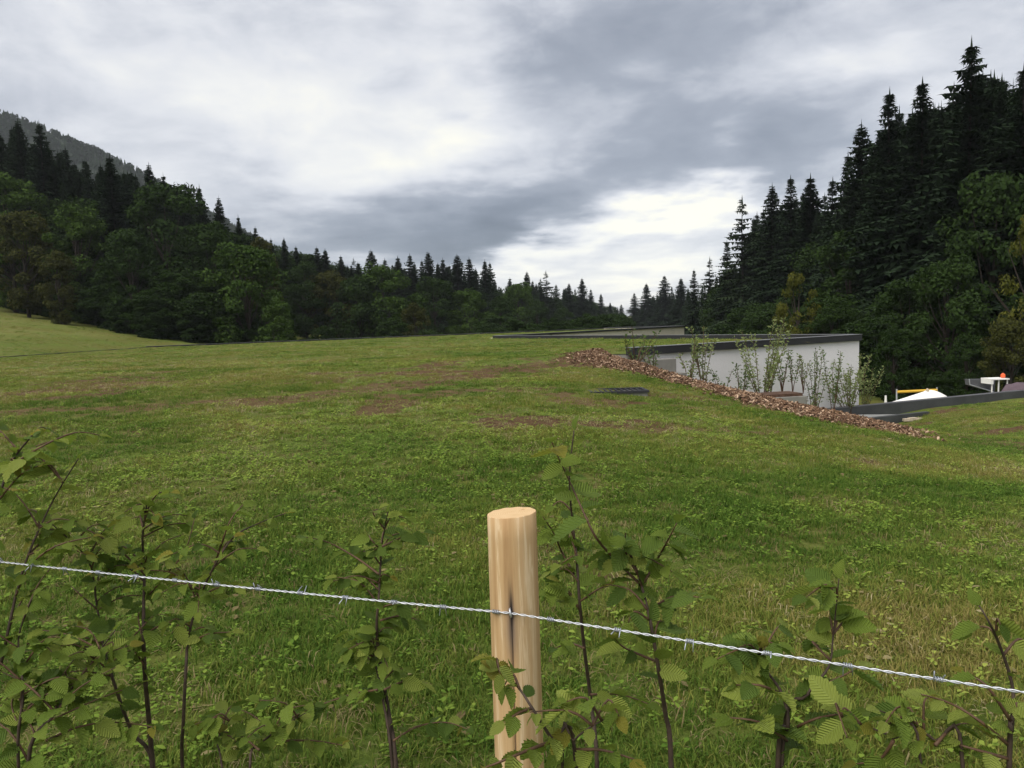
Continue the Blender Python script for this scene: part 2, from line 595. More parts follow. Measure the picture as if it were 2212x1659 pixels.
def in_poly(x, y, poly):
    x = np.asarray(x, float); y = np.asarray(y, float)
    ins = np.zeros(x.shape, bool)
    n = len(poly)
    for i in range(n):
        x1, y1 = poly[i]; x2, y2 = poly[(i + 1) % n]
        c = ((y1 > y) != (y2 > y)) & (x < (x2 - x1) * (y - y1) / (y2 - y1 + 1e-12) + x1)
        ins ^= c
    return ins


def seg_dist(x, y, pts):
    best = np.full(np.shape(x), 1e9)
    for (x1, y1), (x2, y2) in zip(pts[:-1], pts[1:]):
        dx, dy = x2 - x1, y2 - y1
        t = np.clip(((x - x1) * dx + (y - y1) * dy) / (dx * dx + dy * dy), 0, 1)
        best = np.minimum(best, np.hypot(x - x1 - t * dx, y - y1 - t * dy))
    return best


LOWEDGE = [(13.2, 31.0), (24.5, 35.7), (42.0, 42.5)]        # dark parapet of the lower yard, seen from above


def height(x, y):
    x = np.asarray(x, float); y = np.asarray(y, float)
    sh = x.shape
    xf, yf = x.ravel(), y.ravel()
    near = np.empty_like(xf)
    cxx, cyy = np.clip(xf, -31, 31), np.clip(yf, -8, 40)
    for i in range(0, len(xf), 20000):
        s = slice(i, i + 20000)
        r2 = (cxx[s, None] - ctrl[None, :, 0]) ** 2 + (cyy[s, None] - ctrl[None, :, 1]) ** 2
        near[s] = tps_k(r2) @ _w[:_n] + _w[_n] + _w[_n + 1] * cxx[s] + _w[_n + 2] * cyy[s]
    # small unevenness of the lawn
    near += (fbm(xf, yf, 0.9, 3, 3) - 0.5) * 0.06 * sstep(yf, 1, 6) + (fbm(xf, yf, 0.25, 8, 2) - 0.5) * 0.10 * sstep(yf, 6, 14) * (1 - sstep(xf, -3, -10) * sstep(yf, 14, 20))
    # the mulch is heaped up along its crest
    dc = seg_dist(xf, yf, CREST)
    near += (0.04 + 0.26 * np.exp(-((xf - 3.1) / 0.8) ** 2)) * np.exp(-(dc / 0.7) ** 2)
    wb = np.exp(-(seg_dist(xf, yf, [(-34.0, 24.0), (0.5, 27.5), (3.2, 26.7)]) / 2.2) ** 2) * (1 - sstep(xf, 0.8, 2.6))
    near = near * (1 - wb) + (ROOF_Z - 0.012) * wb
    # field on the far left climbs away from the roof edge
    field = EYE - 1.30 + 0.150 * np.maximum(-35.5 - xf, 0) + 0.0 * yf
    field = np.minimum(field, EYE + 60)
    valley = np.full_like(xf, EYE - 7.0) - 0.004 * np.clip(yf - 60, 0, 400) + 0.10 * np.clip(xf - 75, 0, 300)
    wl = sstep(-xf, 31.5, 35.0)
    wfar = sstep(yf, 36.5, 41.0)
    # the yard behind the low parapet is dug in
    lx = (yf - (31.0 + (xf - 13.2) * 0.405))
    wy = sstep(lx, 0.5, 1.6) * sstep(xf, 14.6, 16.6)
    near = near * (1 - wy) + (EYE - 6.6) * wy
    z = near * (1 - wfar) + valley * wfar
    z2 = field
    far_drop = sstep(yf, 76, 120) * sstep(xf, -60, -30)
    z = z * (1 - wl) + z2 * wl
    z = np.where((yf > 76) & (xf > -45), np.maximum(z, EYE - 7.4), z)
    ins = in_poly(xf, yf, ROOF)
    z = np.where(ins, np.minimum(z, ROOF_Z - 0.015), z)
    return z.reshape(sh)


def hz(x, y):
    return float(height(np.array([x]), np.array([y]))[0])


CREASE = [(-30, 12.6), (-14, 13.2), (-7, 13.7), (-4.2, 14.9), (-0.8, 19.2), (1.6, 23.2), (2.6, 25.0)]


def bare_f(x, y):
    d = seg_dist(x, y, CREASE)
    n = fbm(x, y, 0.45, 21, 4)
    wdt = 0.40 + 0.8 * sstep(np.asarray(x), -12, 1)
    b = 1.15 * np.exp(-(d / wdt) ** 2) * (0.55 + 0.9 * n) * sstep(x, -16, -6)
    b = b + 0.80 * sstep(n, 0.56, 0.70) * (.12 + .88 * sstep(y, 8, 11)) + 0.60 * sstep(fbm(x, y, 1.5, 121, 3), 0.56, 0.70)                     # scattered bare spots
    for (cx, cy, rx, ry, am) in ((1.6, 14.0, 1.3, 0.6, 1.0), (1.3, 11.2, 1.5, 0.7, 0.95), (-0.2, 15.5, 1.4, 0.8, 0.5), (2.6, 12.0, 1.2, 0.4, 0.5), (-3.2, 6.8, 1.0, 0.5, 0.35), (-7.5, 10.5, 3.5, 1.6, 0.30)):
        b = b + am * np.exp(-((x - cx) / rx) ** 2 - ((y - cy) / ry) ** 2)
    return np.clip(b, 0, 1.3)


def mulch_f(x, y):
    out = np.zeros(np.shape(x))
    best = np.full(np.shape(x), 1e9)
    side = np.zeros(np.shape(x))
    for (x1, y1), (x2, y2) in zip(CREST[:-1], CREST[1:]):
        dx, dy = x2 - x1, y2 - y1
        L = math.hypot(dx, dy)
        t = np.clip(((x - x1) * dx + (y - y1) * dy) / (L * L), 0, 1)
        d = np.hypot(x - x1 - t * dx, y - y1 - t * dy)
        s = np.sign((dx * (y - y1) - dy * (x - x1)))
        m = d < best
        best = np.where(m, d, best)
        side = np.where(m, s, side)
    wn = 0.9 + 1.1 * np.exp(-((np.asarray(x) - 5.3) / 1.8) ** 2) + 0.7 * (vnoise(x, y, 0.9, 5) - 0.5)
    front = best < wn
    back = (best < 4.0) & (y > 14.6) & (x < 8.0 + 0.3 * (y - 14.6))
    return np.where(side < 0, front, back).astype(float)


def axis(lo_, dense0, dense1, hi_, step, grow):
    a = list(np.arange(dense0, dense1 + 1e-6, step))
    s = step
    while a[-1] < hi_:
        s *= grow
        a.append(a[-1] + s)
    s = step
    b = [dense0]
    while b[-1] > lo_:
        s *= grow
        b.append(b[-1] - s)
    return np.array(sorted(b[1:]) + a)


gx = axis(-1000, -13, 19, 900, 0.22, 1.06)
gy = axis(-12, -2, 36, 1300, 0.22, 1.06)
XX, YY = np.meshgrid(gx, gy)
ZZ = height(XX, YY)
nx, ny = len(gx), len(gy)
me = bpy.data.meshes.new('ground')
vv = np.c_[XX.ravel(), YY.ravel(), ZZ.ravel()]
ii = np.arange(nx * ny).reshape(ny, nx)
q = np.stack([ii[:-1, :-1], ii[:-1, 1:], ii[1:, 1:], ii[1:, :-1]], -1).reshape(-1, 4)
me.vertices.add(len(vv)); me.vertices.foreach_set('co', vv.ravel())
me.loops.add(q.size); me.loops.foreach_set('vertex_index', q.ravel().astype(np.int32))
me.polygons.add(len(q)); me.polygons.foreach_set('loop_start', np.arange(0, q.size, 4, dtype=np.int32))
me.update(calc_edges=True)
me.polygons.foreach_set('use_smooth', [True] * len(q))
near_m = (YY < 60) & (np.abs(XX) < 40)


def fattr(me_, nm, vals):
    a = me_.attributes.new(nm, 'FLOAT', 'POINT')
    a.data.foreach_set('value', np.asarray(vals, np.float32).ravel())


fattr(me, 'bare', np.where(near_m, bare_f(XX, YY), 0.0))
fattr(me, 'mulch', np.where(near_m, mulch_f(XX, YY), 0.0))
fieldmask = (XX < -34.5) & (YY > 40)
dry = np.where(fieldmask, 0.55 * sstep(fbm(XX, YY, 0.10, 31, 3), 0.42, 0.62) + 0.10, 0.0) + 0.22 * sstep(fbm(XX, YY, 0.3, 77, 3), 0.5, 0.7) * near_m
fattr(me, 'dry', np.clip(dry, 0, 1))
me.materials.append(MG)
ground = link('ground', me)
tag(ground, kind='structure')

# ------------------------------------------------------------------ building with a grass roof, sunk into the slope
bld = empty('green_roof_building', (A[0], A[1], EYE - 4.6))
tag(bld, 'low white building sunk into the slope, with a lawn roof and dark roof edges', 'building')
BO = Vector(bld.location)


def bpart(mb, name, mats, parent=bld):
    mb.v = [(x - BO.x, y - BO.y, z - BO.z) for x, y, z in mb.v]
    return mb.build(name, mats, parent)


def strip_poly(p, q_, w0, w1, e0=0.0, e1=0.0):
    """rectangle along p-q between offsets w0, w1 to the right of the direction"""
    d = Vector((q_[0] - p[0], q_[1] - p[1])).normalized()
    n = Vector((d.y, -d.x))
    a = Vector(p) - d * e0
    b = Vector(q_) + d * e1
    return [tuple(a + n * w0), tuple(b + n * w0), tuple(b + n * w1), tuple(a + n * w1)]


# roof lawn, a triangulated sheet with the roof outline
import bmesh
bm = bmesh.new()
vs = [bm.verts.new((x - BO.x, y - BO.y, ROOF_Z - BO.z)) for x, y in ROOF]
fc = bm.faces.new(vs)
if fc.normal.z < 0:
    fc.normal_flip()
bmesh.ops.triangulate(bm, faces=bm.faces[:])
rm = bpy.data.meshes.new('roof')
bm.to_mesh(rm); bm.free()
rm.materials.append(MG)
rl = link('roof', rm, bld)
tag(rl, 'flat lawn growing on the roof')

# front wall (A to B), its return into the slope, and the corner end
mb = MB(); mb.prism(strip_poly(A, B, -0.32, -0.02, 0.0, -0.02), EYE - 4.7, CAP_Z - 0.27); bpart(mb, 'wall', M_WALL)
mb = MB(); mb.prism(strip_poly(B, Cc, 0.02, 0.32, -0.36, 0), EYE - 7.2, CAP_Z - 0.27); bpart(mb, 'wall', M_WALL)
mb = MB(); mb.prism(strip_poly(I1, A, -0.32, -0.02), EYE - 4.0, ROOF_Z - 0.02); bpart(mb, 'wall', M_CONC)
# the start of the front wall is an unpainted grey strip
mb = MB(); mb.prism(strip_poly(A, (A[0] + 0.62, A[1] + 0.40), -0.016, 0.10), EYE - 3.4, CAP_Z - 0.28); bpart(mb, 'corner_strip', M_CONC)
mb = MB(); mb.prism(strip_poly(Cc, D, -0.32, -0.02), EYE - 7.2, CAP_Z - 0.16); wfar = bpart(mb, 'wall', M_CREAM); tag(wfar, 'far cream wall along the second roof edge')
mb = MB(); mb.prism(strip_poly(D, E, -0.32, -0.02), EYE - 7.6, CAP_Z - 0.165); bpart(mb, 'wall', M_CREAM)


def edge(p, q_, w0, w1, e0=0.0, e1=0.0, zt=CAP_Z, hh=0.27, flash=True):
    mb_ = MB(); mb_.prism(strip_poly(p, q_, w0, w1, e0, e1), zt - hh, zt)
    o = bpart(mb_, 'roof_edge', M_FASCIA)
    if not flash:
        return o
    mb_ = MB(); mb_.prism(strip_poly(p, q_, w0 - 0.015, w1 + 0.015, e0 + 0.015, e1 + 0.015), zt + 0.002, zt + 0.018)
    for_ = [(x - BO.x, y - BO.y, z - BO.z) for x, y, z in mb_.v]
    mb_.v = for_
    fl = mb_.build('flashing', M_FLASH, o)
    return o


edge(A, B, -0.25, 0.10, 0.35, 0.02)
edge(B, Cc, -0.08, 0.27, -0.27, 0.0, CAP_Z - 0.004)
edge(Cc, D, -0.25, 0.10, -0.35, 0.0, CAP_Z - 0.008, 0.15)
edge(D, E, -0.25, 0.10, -0.30, 0.0, CAP_Z - 0.012, 0.15)
edge(E, G, -0.02, 0.25, 0.0, 0.0, CAP_Z - 0.10, 0.30)
edge(G, (H[0], 40.0), -0.02, 0.25, 0.0, 0.0, CAP_Z - 0.17, 0.2, False)

# lower roof edge at the right, grey gravel corner and the dark kerb along the lawn
low = empty('lower_roof', (LOWEDGE[0][0], LOWEDGE[0][1], EYE - 4.5))
tag(low, 'low dark roof edge running along the lawn beside the white wall', 'roof edge')
LO = Vector(low.location)


def lpart(mb_, name, m_, parent=low):
    mb_.v = [(x - LO.x, y - LO.y, z - LO.z) for x, y, z in mb_.v]
    return mb_.build(name, m_, parent)


mb = MB(); mb.prism(strip_poly(LOWEDGE[0], LOWEDGE[1], -0.35, 0.0), EYE - 4.75, EYE - 4.0); ko = lpart(mb, 'kerb', M_KERB)
mb = MB(); mb.prism(strip_poly(LOWEDGE[1], LOWEDGE[2], -0.35, 0.0, -0.01, 0), EYE - 4.75, EYE - 4.004); lpart(mb, 'kerb', M_KERB)
mb = MB(); mb.prism(strip_poly(LOWEDGE[0], LOWEDGE[1], -0.34, -0.02), EYE - 3.998, EYE - 3.985); lpart(mb, 'flashing', M_GREYP, ko)
# grey corner slab in front of the kerb with its own dark edge
ca, cb_, cc_ = (13.0, 29.3), (16.7, 30.9), (14.6, 31.35)
mb = MB(); mb.prism([ca, cb_, cc_, (13.0, 30.6)], EYE - 4.62, EYE - 4.30); lpart(mb, 'gravel_corner', M_ROOFG)
mb = MB(); mb.prism(strip_poly(ca, cb_, 0.0, 0.22, 0.0, 0.6), EYE - 4.9, EYE - 4.22); lpart(mb, 'kerb', M_KERB)

# ------------------------------------------------------------------ concrete pieces in the cutting
def concrete(name, label, cat, px0, px1, pyt, d, depth, zb, m=M_CONC, rz=0.57):
    p0, p1 = P(px0, pyt, d), P(px1, pyt, d)
    wv = abs(p1.x - p0.x)
    zt = (p0.z + p1.z) / 2
    c = (p0 + p1) / 2
    mb_ = MB()
    mb_.box((0, depth / 2, (zb - zt) / 2), (wv, depth, zt - zb))
    o = mb_.build(name, m, None)
    bv = o.modifiers.new('bevel', 'BEVEL'); bv.width = 0.015; bv.segments = 2
    o.location = (c.x, c.y, zt)
    o.rotation_euler.z = rz
    return tag(o, label, cat)


concrete('concrete_block', 'upper grey concrete block at the near end of the white wall', 'concrete block', 1406, 1468, 776, 26.3, 0.55, EYE - 3.0, rz=0.5)
concrete('concrete_block', 'lower concrete block stepping down beside the taller one at the white wall', 'concrete block', 1452, 1488, 806, 26.0, 0.6, EYE - 3.4, rz=0.5)
pl = concrete('concrete_planter', 'long low concrete planter among the shrubs in front of the white wall', 'planter', 1640, 1748, 858, 26.2, 1.1, EYE - 4.6, rz=0.18)
mbp = MB(); mbp.box((0, 0.55, 0.05), (1.55, 0.9, 0.10)); so = mbp.build('soil', simple('planter_mulch', (0.09, 0.05, 0.032), 0.95, 0, 0.4, 14), pl)

# light shaft with a dark grating frame in the lawn
s0 = P(1278, 850, 15.2); s1 = P(1398, 850, 15.2)
sh = empty('light_shaft', ((s0.x + s1.x) / 2, s0.y, hz((s0.x + s1.x) / 2, s0.y)))
tag(sh, 'flat dark-rimmed concrete light shaft set in the lawn below the mulch heap', 'light shaft')
W = s1.x - s0.x
mb = MB(); mb.box((0, 0.3, -0.02), (W, 0.7, 0.14)); mb.build('curb', M_CONC, sh)
sh.location.z -= 0.03
mb = MB()
mb.box((0, -0.06, 0.075), (W + 0.06, 0.06, 0.045)); mb.box((0, 0.66, 0.075), (W + 0.06, 0.06, 0.045))
mb.box((-W / 2, 0.30, 0.075), (0.06, 0.655, 0.045)); mb.box((W / 2, 0.30, 0.075), (0.06, 0.655, 0.045))
mb.build('rim', M_FASCIA, sh)
gme = None
for k in range(9):
    b_ = MB(); b_.box((0, 0, 0), (0.03, 0.655, 0.03))
    gme = gme or b_.mesh('grating_bar', M_FASCIA)
    link('grating_bar', gme, sh, (-W / 2 + W * (k + 1) / 10, 0.30, 0.072))
sh.rotation_euler.z = 0.03

# ------------------------------------------------------------------ wood chips
def chips():
    n = 22000
    pts = []
    xs = rng.uniform(1.2, 13, n * 6); ys = rng.uniform(12.5, 26, n * 6)
    d = seg_dist(xs, ys, CREST)
    jx, jy = xs + rng.normal(0, .28, len(xs)), ys + rng.normal(0, .28, len(xs))
    m = (mulch_f(jx, jy) > 0.5) & (d < 2.7) & ~in_poly(xs, ys, ROOF)
    xs, ys = xs[m][:n], ys[m][:n]
    zs = height(xs, ys)
    mb_ = MB()
    for x, y, z in zip(xs, ys, zs):
        L, Wd, Th = .03 + .13 * rng.uniform() ** 2.2, rng.uniform(.012, .05), rng.uniform(.006, .016)
        e = Euler((rng.normal(0, .45), rng.normal(0, .45), rng.uniform(0, 6.28))).to_matrix()
        c = Vector((x, y, z + rng.uniform(0.005, 0.06)))
        vs_ = [c + e @ Vector((sx * L / 2, sy * Wd / 2, sz * Th / 2)) for sz in (-1, 1) for sx, sy in ((-1, -1), (1, -.8), (.9, 1), (-1, .7))]
        mb_.add(vs_, [(4, 5, 6, 7), (0, 1, 5, 4), (1, 2, 6, 5), (2, 3, 7, 6), (3, 0, 4, 7)])
    m_, t, out = mat('wood_chip')
    isl = t.node('ShaderNodeNewGeometry').outputs['Random Per Island']
    c = t.ramp(isl, [(0.0, (0.05, 0.027, 0.016)), (0.40, (0.125, 0.068, 0.038)), (0.75, (0.24, 0.145, 0.085)), (1.0, (0.52, 0.37, 0.25))])
    t.l.new(principled(t, c, 0.85, 0, 0.2), out.inputs[0])
    o = mb_.build('bark_mulch', m_)
    return tag(o, 'brown wood chip mulch heaped along the top of the grassy slope', 'mulch', kind='stuff')


chips()

# ------------------------------------------------------------------ scatter with geometry nodes (for uncountable stuff only)
def scatter(name, pts, rot, scl, idx, sources, tint):
    me_ = bpy.data.meshes.new(name)
    n = len(pts)
    me_.vertices.add(n)
    me_.vertices.foreach_set('co', np.asarray(pts, np.float32).ravel())
    for nm, ty, va, key in (('rot', 'FLOAT_VECTOR', rot, 'vector'), ('scl', 'FLOAT_VECTOR', scl, 'vector'), ('idx', 'INT', idx, 'value'), ('tint', 'FLOAT', tint, 'value')):
        a = me_.attributes.new(nm, ty, 'POINT')
        a.data.foreach_set(key, np.asarray(va, np.int32 if ty == 'INT' else np.float32).ravel())
    o = link(name, me_)
    cl_ = bpy.data.collections.new(name + '_source')
    for s in sources:
        cl_.objects.link(s)
    ng = bpy.data.node_groups.new(name + '_nodes', 'GeometryNodeTree')
    ng.interface.new_socket('Geometry', in_out='INPUT', socket_type='NodeSocketGeometry')
    ng.interface.new_socket('Geometry', in_out='OUTPUT', socket_type='NodeSocketGeometry')
    gi = ng.nodes.new('NodeGroupInput'); go = ng.nodes.new('NodeGroupOutput')
    iop = ng.nodes.new('GeometryNodeInstanceOnPoints')
    ci = ng.nodes.new('GeometryNodeCollectionInfo')
    ci.inputs['Collection'].default_value = cl_
    ci.inputs['Separate Children'].default_value = True
    ci.inputs['Reset Children'].default_value = True

    def na(nm, ty):
        x = ng.nodes.new('GeometryNodeInputNamedAttribute')
        x.data_type = ty
        x.inputs['Name'].default_value = nm
        return [s for s in x.outputs if s.enabled and s.name == 'Attribute'][0]
    e2r = ng.nodes.new('FunctionNodeEulerToRotation')
    L = ng.links
    L.new(gi.outputs[0], iop.inputs['Points'])
    L.new(ci.outputs[0], iop.inputs['Instance'])
    iop.inputs['Pick Instance'].default_value = True
    L.new(na('idx', 'INT'), iop.inputs['Instance Index'])
    L.new(na('rot', 'FLOAT_VECTOR'), e2r.inputs[0])
    L.new(e2r.outputs[0], iop.inputs['Rotation'])
    L.new(na('scl', 'FLOAT_VECTOR'), iop.inputs['Scale'])
    L.new(iop.outputs[0], go.inputs[0])
    md = o.modifiers.new('scatter', 'NODES')
    md.node_group = ng
    return o


def src(name, me_):
    return bpy.data.objects.new(name, me_)


# grass tufts
def tuft(nm, n, rad, l0, l1, wd, m, seed, lean=0.5):
    r_ = np.random.default_rng(seed)
    mb_ = MB()
    for i in range(n):
        a = r_.uniform(0, 6.28); rr = rad * math.sqrt(r_.uniform())
        bx, by = rr * math.cos(a), rr * math.sin(a)
        L = r_.uniform(l0, l1); W_ = wd * r_.uniform(.7, 1.3)
        da = r_.uniform(0, 6.28); ln = abs(r_.normal(lean, .25))
        dx, dy = math.cos(da), math.sin(da)
        px_, py_ = -dy * W_ / 2, dx * W_ / 2
        z1, z2 = L * .55 * math.cos(ln * .6), L * math.cos(ln)
        o1, o2 = L * .55 * math.sin(ln * .6), L * math.sin(ln)
        mb_.add([(bx - px_, by - py_, -.01), (bx + px_, by + py_, -.01), (bx + dx * o1 + px_ * .8, by + dy * o1 + py_ * .8, z1), (bx + dx * o1 - px_ * .8, by + dy * o1 - py_ * .8, z1),
                 (bx + dx * o2, by + dy * o2, z2)], [(0, 1, 2, 3), (3, 2, 4)])
    return src(nm, mb_.mesh(nm, m))


def rosette(nm, n, l0, l1, m, seed, width=.45):
    r_ = np.random.default_rng(seed)
    mb_ = MB()
    for i in range(n):
        a = r_.uniform(0, 6.28); L = r_.uniform(l0, l1); W_ = L * width * r_.uniform(.8, 1.2)
        dx, dy = math.cos(a), math.sin(a); el_ = r_.uniform(.1, .8)
        h0 = r_.uniform(0, .04); off = r_.uniform(0, .035)
        pts = []
        for t_, w_ in ((0, .15), (.45, 1), (.8, .75)):
            z = h0 + L * t_ * math.sin(el_) - .35 * L * t_ * t_ + .01
            q_ = off + L * t_ * math.cos(el_)
            pts.append((dx * q_ - dy * W_ / 2 * w_, dy * q_ + dx * W_ / 2 * w_, z)); pts.append((dx * q_ + dy * W_ / 2 * w_, dy * q_ - dx * W_ / 2 * w_, z))
        q_ = off + L * math.cos(el_)
        pts.append((dx * q_, dy * q_, h0 + L * math.sin(el_) - .35 * L + .01))
        mb_.add(pts, [(0, 2, 3, 1), (2, 4, 5, 3), (4, 6, 5)])
    return src(nm, mb_.mesh(nm, m))


tufts = [tuft('tuft_a', 34, .075, .03, .065, .0042, M_BLADE, 1, .7), tuft('tuft_b', 30, .08, .025, .06, .005, M_BLADE, 2, .8),
         tuft('tuft_c', 26, .07, .035, .08, .005, M_BLADE, 3, .7), rosette('tuft_d', 9, .018, .040, M_WEED, 4),
         rosette('tuft_e', 14, .011, .024, M_WEED, 5, .85), tuft('tuft_f', 14, .08, .03, .08, .004, M_DRY, 6, 1.1),
         rosette('tuft_g', 2, .03, .05, M_DRY, 7, .6)]


def make_grass():
    P_, Rr, S_, I_, T_ = [], [], [], [], []
    bands = [(1.2, 6.0, 400, 1.0), (6.0, 12.0, 230, 1.15), (12.0, 20.0, 95, 1.45), (20.0, 30.0, 34, 1.9), (30.0, 46.0, 12, 2.4), (46.0, 75.0, 4, 3.2), (75.0, 102.0, 1.5, 4.5)]
    for d0, d1, dens, s0_ in bands:
        mg = .76 if d0 > 25 else .9
        ex = .6 if d0 > 25 else 1.6
        xl, xr = max(-mg * d1 - ex, -70), min(mg * d1 + ex, 27)
        n = int((xr - xl) * (d1 - d0) * dens)
        x = rng.uniform(xl, xr, n); y = rng.uniform(d0, d1, n)
        k = (np.abs(x) < mg * y + ex)
        x, y = x[k], y[k]
        b = bare_f(x, y); mu = mulch_f(x, y)
        keep = rng.uniform(size=len(x)) > np.clip(b * 0.75, 0, .72)
        keep &= (mu < .5) | (rng.uniform(size=len(x)) < .06)
        ins = in_poly(x, y, ROOF)
        lx = (y - (31.0 + (x - 13.2) * 0.405))
        keep &= ~((lx > -0.55) & (x > 12.5)) | ins
        keep &= ins | (y < 29) | ((x > 16) & (y < 45)) | ((x < -34.6) & (y > 30) & (y < 84 - .7 * (x + 37)))
        keep &= ~((x > 4.3) & (y > 19) & (x < 13.5) & ~ins) | (rng.uniform(size=len(x)) < .3)
        # not through the light shaft, the post or the wall
        keep &= ~((np.abs(x - sh.location.x) < W / 2 + .05) & (np.abs(y - sh.location.y - .3) < .45))
        x, y, b, ins = x[keep], y[keep], b[keep], ins[keep]
        z = np.where(ins, ROOF_Z, height(x, y))
        g = fbm(x, y, .55, 41, 4)
        lft = sstep(-x / np.maximum(y, 1), .05, .6)
        # choose kinds
        u = rng.uniform(size=len(x))
        weedy = sstep(fbm(x, y, .35, 51, 3), .40, .62) * (1 - .5 * lft)
        weedy = np.clip(weedy + 1.1 * np.exp(-((x + 1.8) / 3.2) ** 2 - ((y - 9) / 3.2) ** 2), 0, 1.5)
        idx = np.where(u < .30, 0, np.where(u < .62, 1, 2))
        u2 = rng.uniform(size=len(x))
        idx = np.where(u2 < (.10 + .40 * weedy) * (.75 + .25 * sstep(y, 3.5, 8)), np.where(rng.uniform(size=len(x)) < .55, 3, 4), idx)
        idx = np.where((u2 > .94 - .10 * lft - .25 * np.clip(b, 0, 1)), 5, idx)
        idx = np.where(u2 > .985, 6, idx)
        big = fbm(x, y, .16, 141, 3)
        tint = np.clip(.35 + .06 * sstep(y, 5, 12) + 1.7 * (g - .5) + 1.0 * (big - .5) + .26 * lft * (y > 5) + rng.normal(0, .15, len(x)), 0, 1)
        sc_ = s0_ * rng.uniform(.7, 1.25, len(x))
        zs = np.minimum(sc_, 1.0 + .12 * s0_) * (0.45 + .75 * vnoise(x, y, 1.1, 61))
        P_.append(np.c_[x, y, z]); S_.append(np.c_[sc_, sc_, zs])
        Rr.append(np.c_[rng.normal(0, .12, len(x)), rng.normal(0, .12, len(x)), rng.uniform(0, 6.28, len(x))])
        I_.append(idx); T_.append(tint)
    P_, Rr, S_, I_, T_ = map(np.concatenate, (P_, Rr, S_, I_, T_))
    print('grass tufts', len(P_))
    o = scatter('grass', P_, Rr, S_, I_, tufts, T_)
    tag(o, 'short mown grass with clover and small weeds covering the slope', 'grass', kind='stuff')


make_grass()

# ------------------------------------------------------------------ trees
def spruce_mesh(seed, dens=1.0, width=0.17, sparse=0.0, H=25.0):
    """crown of drooping branch sprays round a straight stem; height H"""
    r_ = np.random.default_rng(seed)
    mb_ = MB()
    z = 0.06 * H
    while z < 0.985 * H:
        t = z / H
        Lm = width * H * (1 - t) ** 0.86 * (0.75 + 0.25 * min(1, t / .12)) * (1 + .16 * math.sin(t * 23 + seed)) * 1.12
        nb = int(round((7 + 7 * (1 - t)) * dens))
        if r_.uniform() < sparse:
            nb = max(1, int(nb * .35))
        a0 = r_.uniform(0, 6.28)
        for k in range(nb):
            a = a0 + 6.283 * k / nb + r_.normal(0, .25)
            L = max(.25, Lm * r_.uniform(.6, 1.18))
            zj = r_.normal(0, .45) * min(1, (1 - t) * 3)
            droop = r_.uniform(.30, .75) * (1 - .70 * t)
            lift = .30 * t
            ca, sa = math.cos(a), math.sin(a)
            ns = max(3, int(L / .36))
            prev = None
            for s in range(ns + 1):
                f = s / ns
                rr = L * f
                zz = z + zj + L * (lift * f - droop * f * f * 1.0) + .12 * L * max(0, f - .7)
                cur = Vector((rr * ca, rr * sa, zz))
                if prev is not None:
                    w_ = (.26 + .45 * L * (1 - f) * .28) * r_.uniform(.6, 1.5)
                    side = Vector((-sa, ca, 0))
                    hang = w_ * r_.uniform(.35, .9)
                    for sg in (-1, 1):
                        tip = prev + side * sg * w_ + Vector((ca, sa, 0)) * w_ * .55 + Vector((0, 0, -hang * 1.0))
                        mb_.add([prev, cur, tip], [(0, 1, 2)])
                    hx = (prev + cur) / 2 + Vector((0, 0, -hang * 1.9)) + side * r_.normal(0, .2)
                    mb_.add([prev, cur, hx], [(0, 1, 2)])
                    if f > .3:
                        tip2 = cur + side * r_.normal(0, w_ * .6) + Vector((ca, sa, 0)) * w_ * .6 + Vector((0, 0, -hang * .4))
                        mb_.add([prev, cur + side * .08, tip2], [(0, 1, 2)])
                prev = cur
        z += H * (.011 + .008 * (1 - t)) * r_.uniform(.8, 1.25)
    # leader
    for k in range(3):
        a = r_.uniform(0, 6.28)
        mb_.add([(math.cos(a) * .12, math.sin(a) * .12, .95 * H), (-math.cos(a) * .12, -math.sin(a) * .12, .95 * H), (0, 0, 1.012 * H)], [(0, 1, 2)])
    return mb_


def trunk_mesh(H, r, seed, k=7):
    r_ = np.random.default_rng(seed)
    mb_ = MB()
    pts = [(r_.normal(0, .04) * (i > 0), r_.normal(0, .04) * (i > 0), H * i / 6 - (.6 if i == 0 else 0)) for i in range(7)]
    mb_.tube(pts, [r * (1 - .9 * i / 6) for i in range(7)], k)
    return mb_


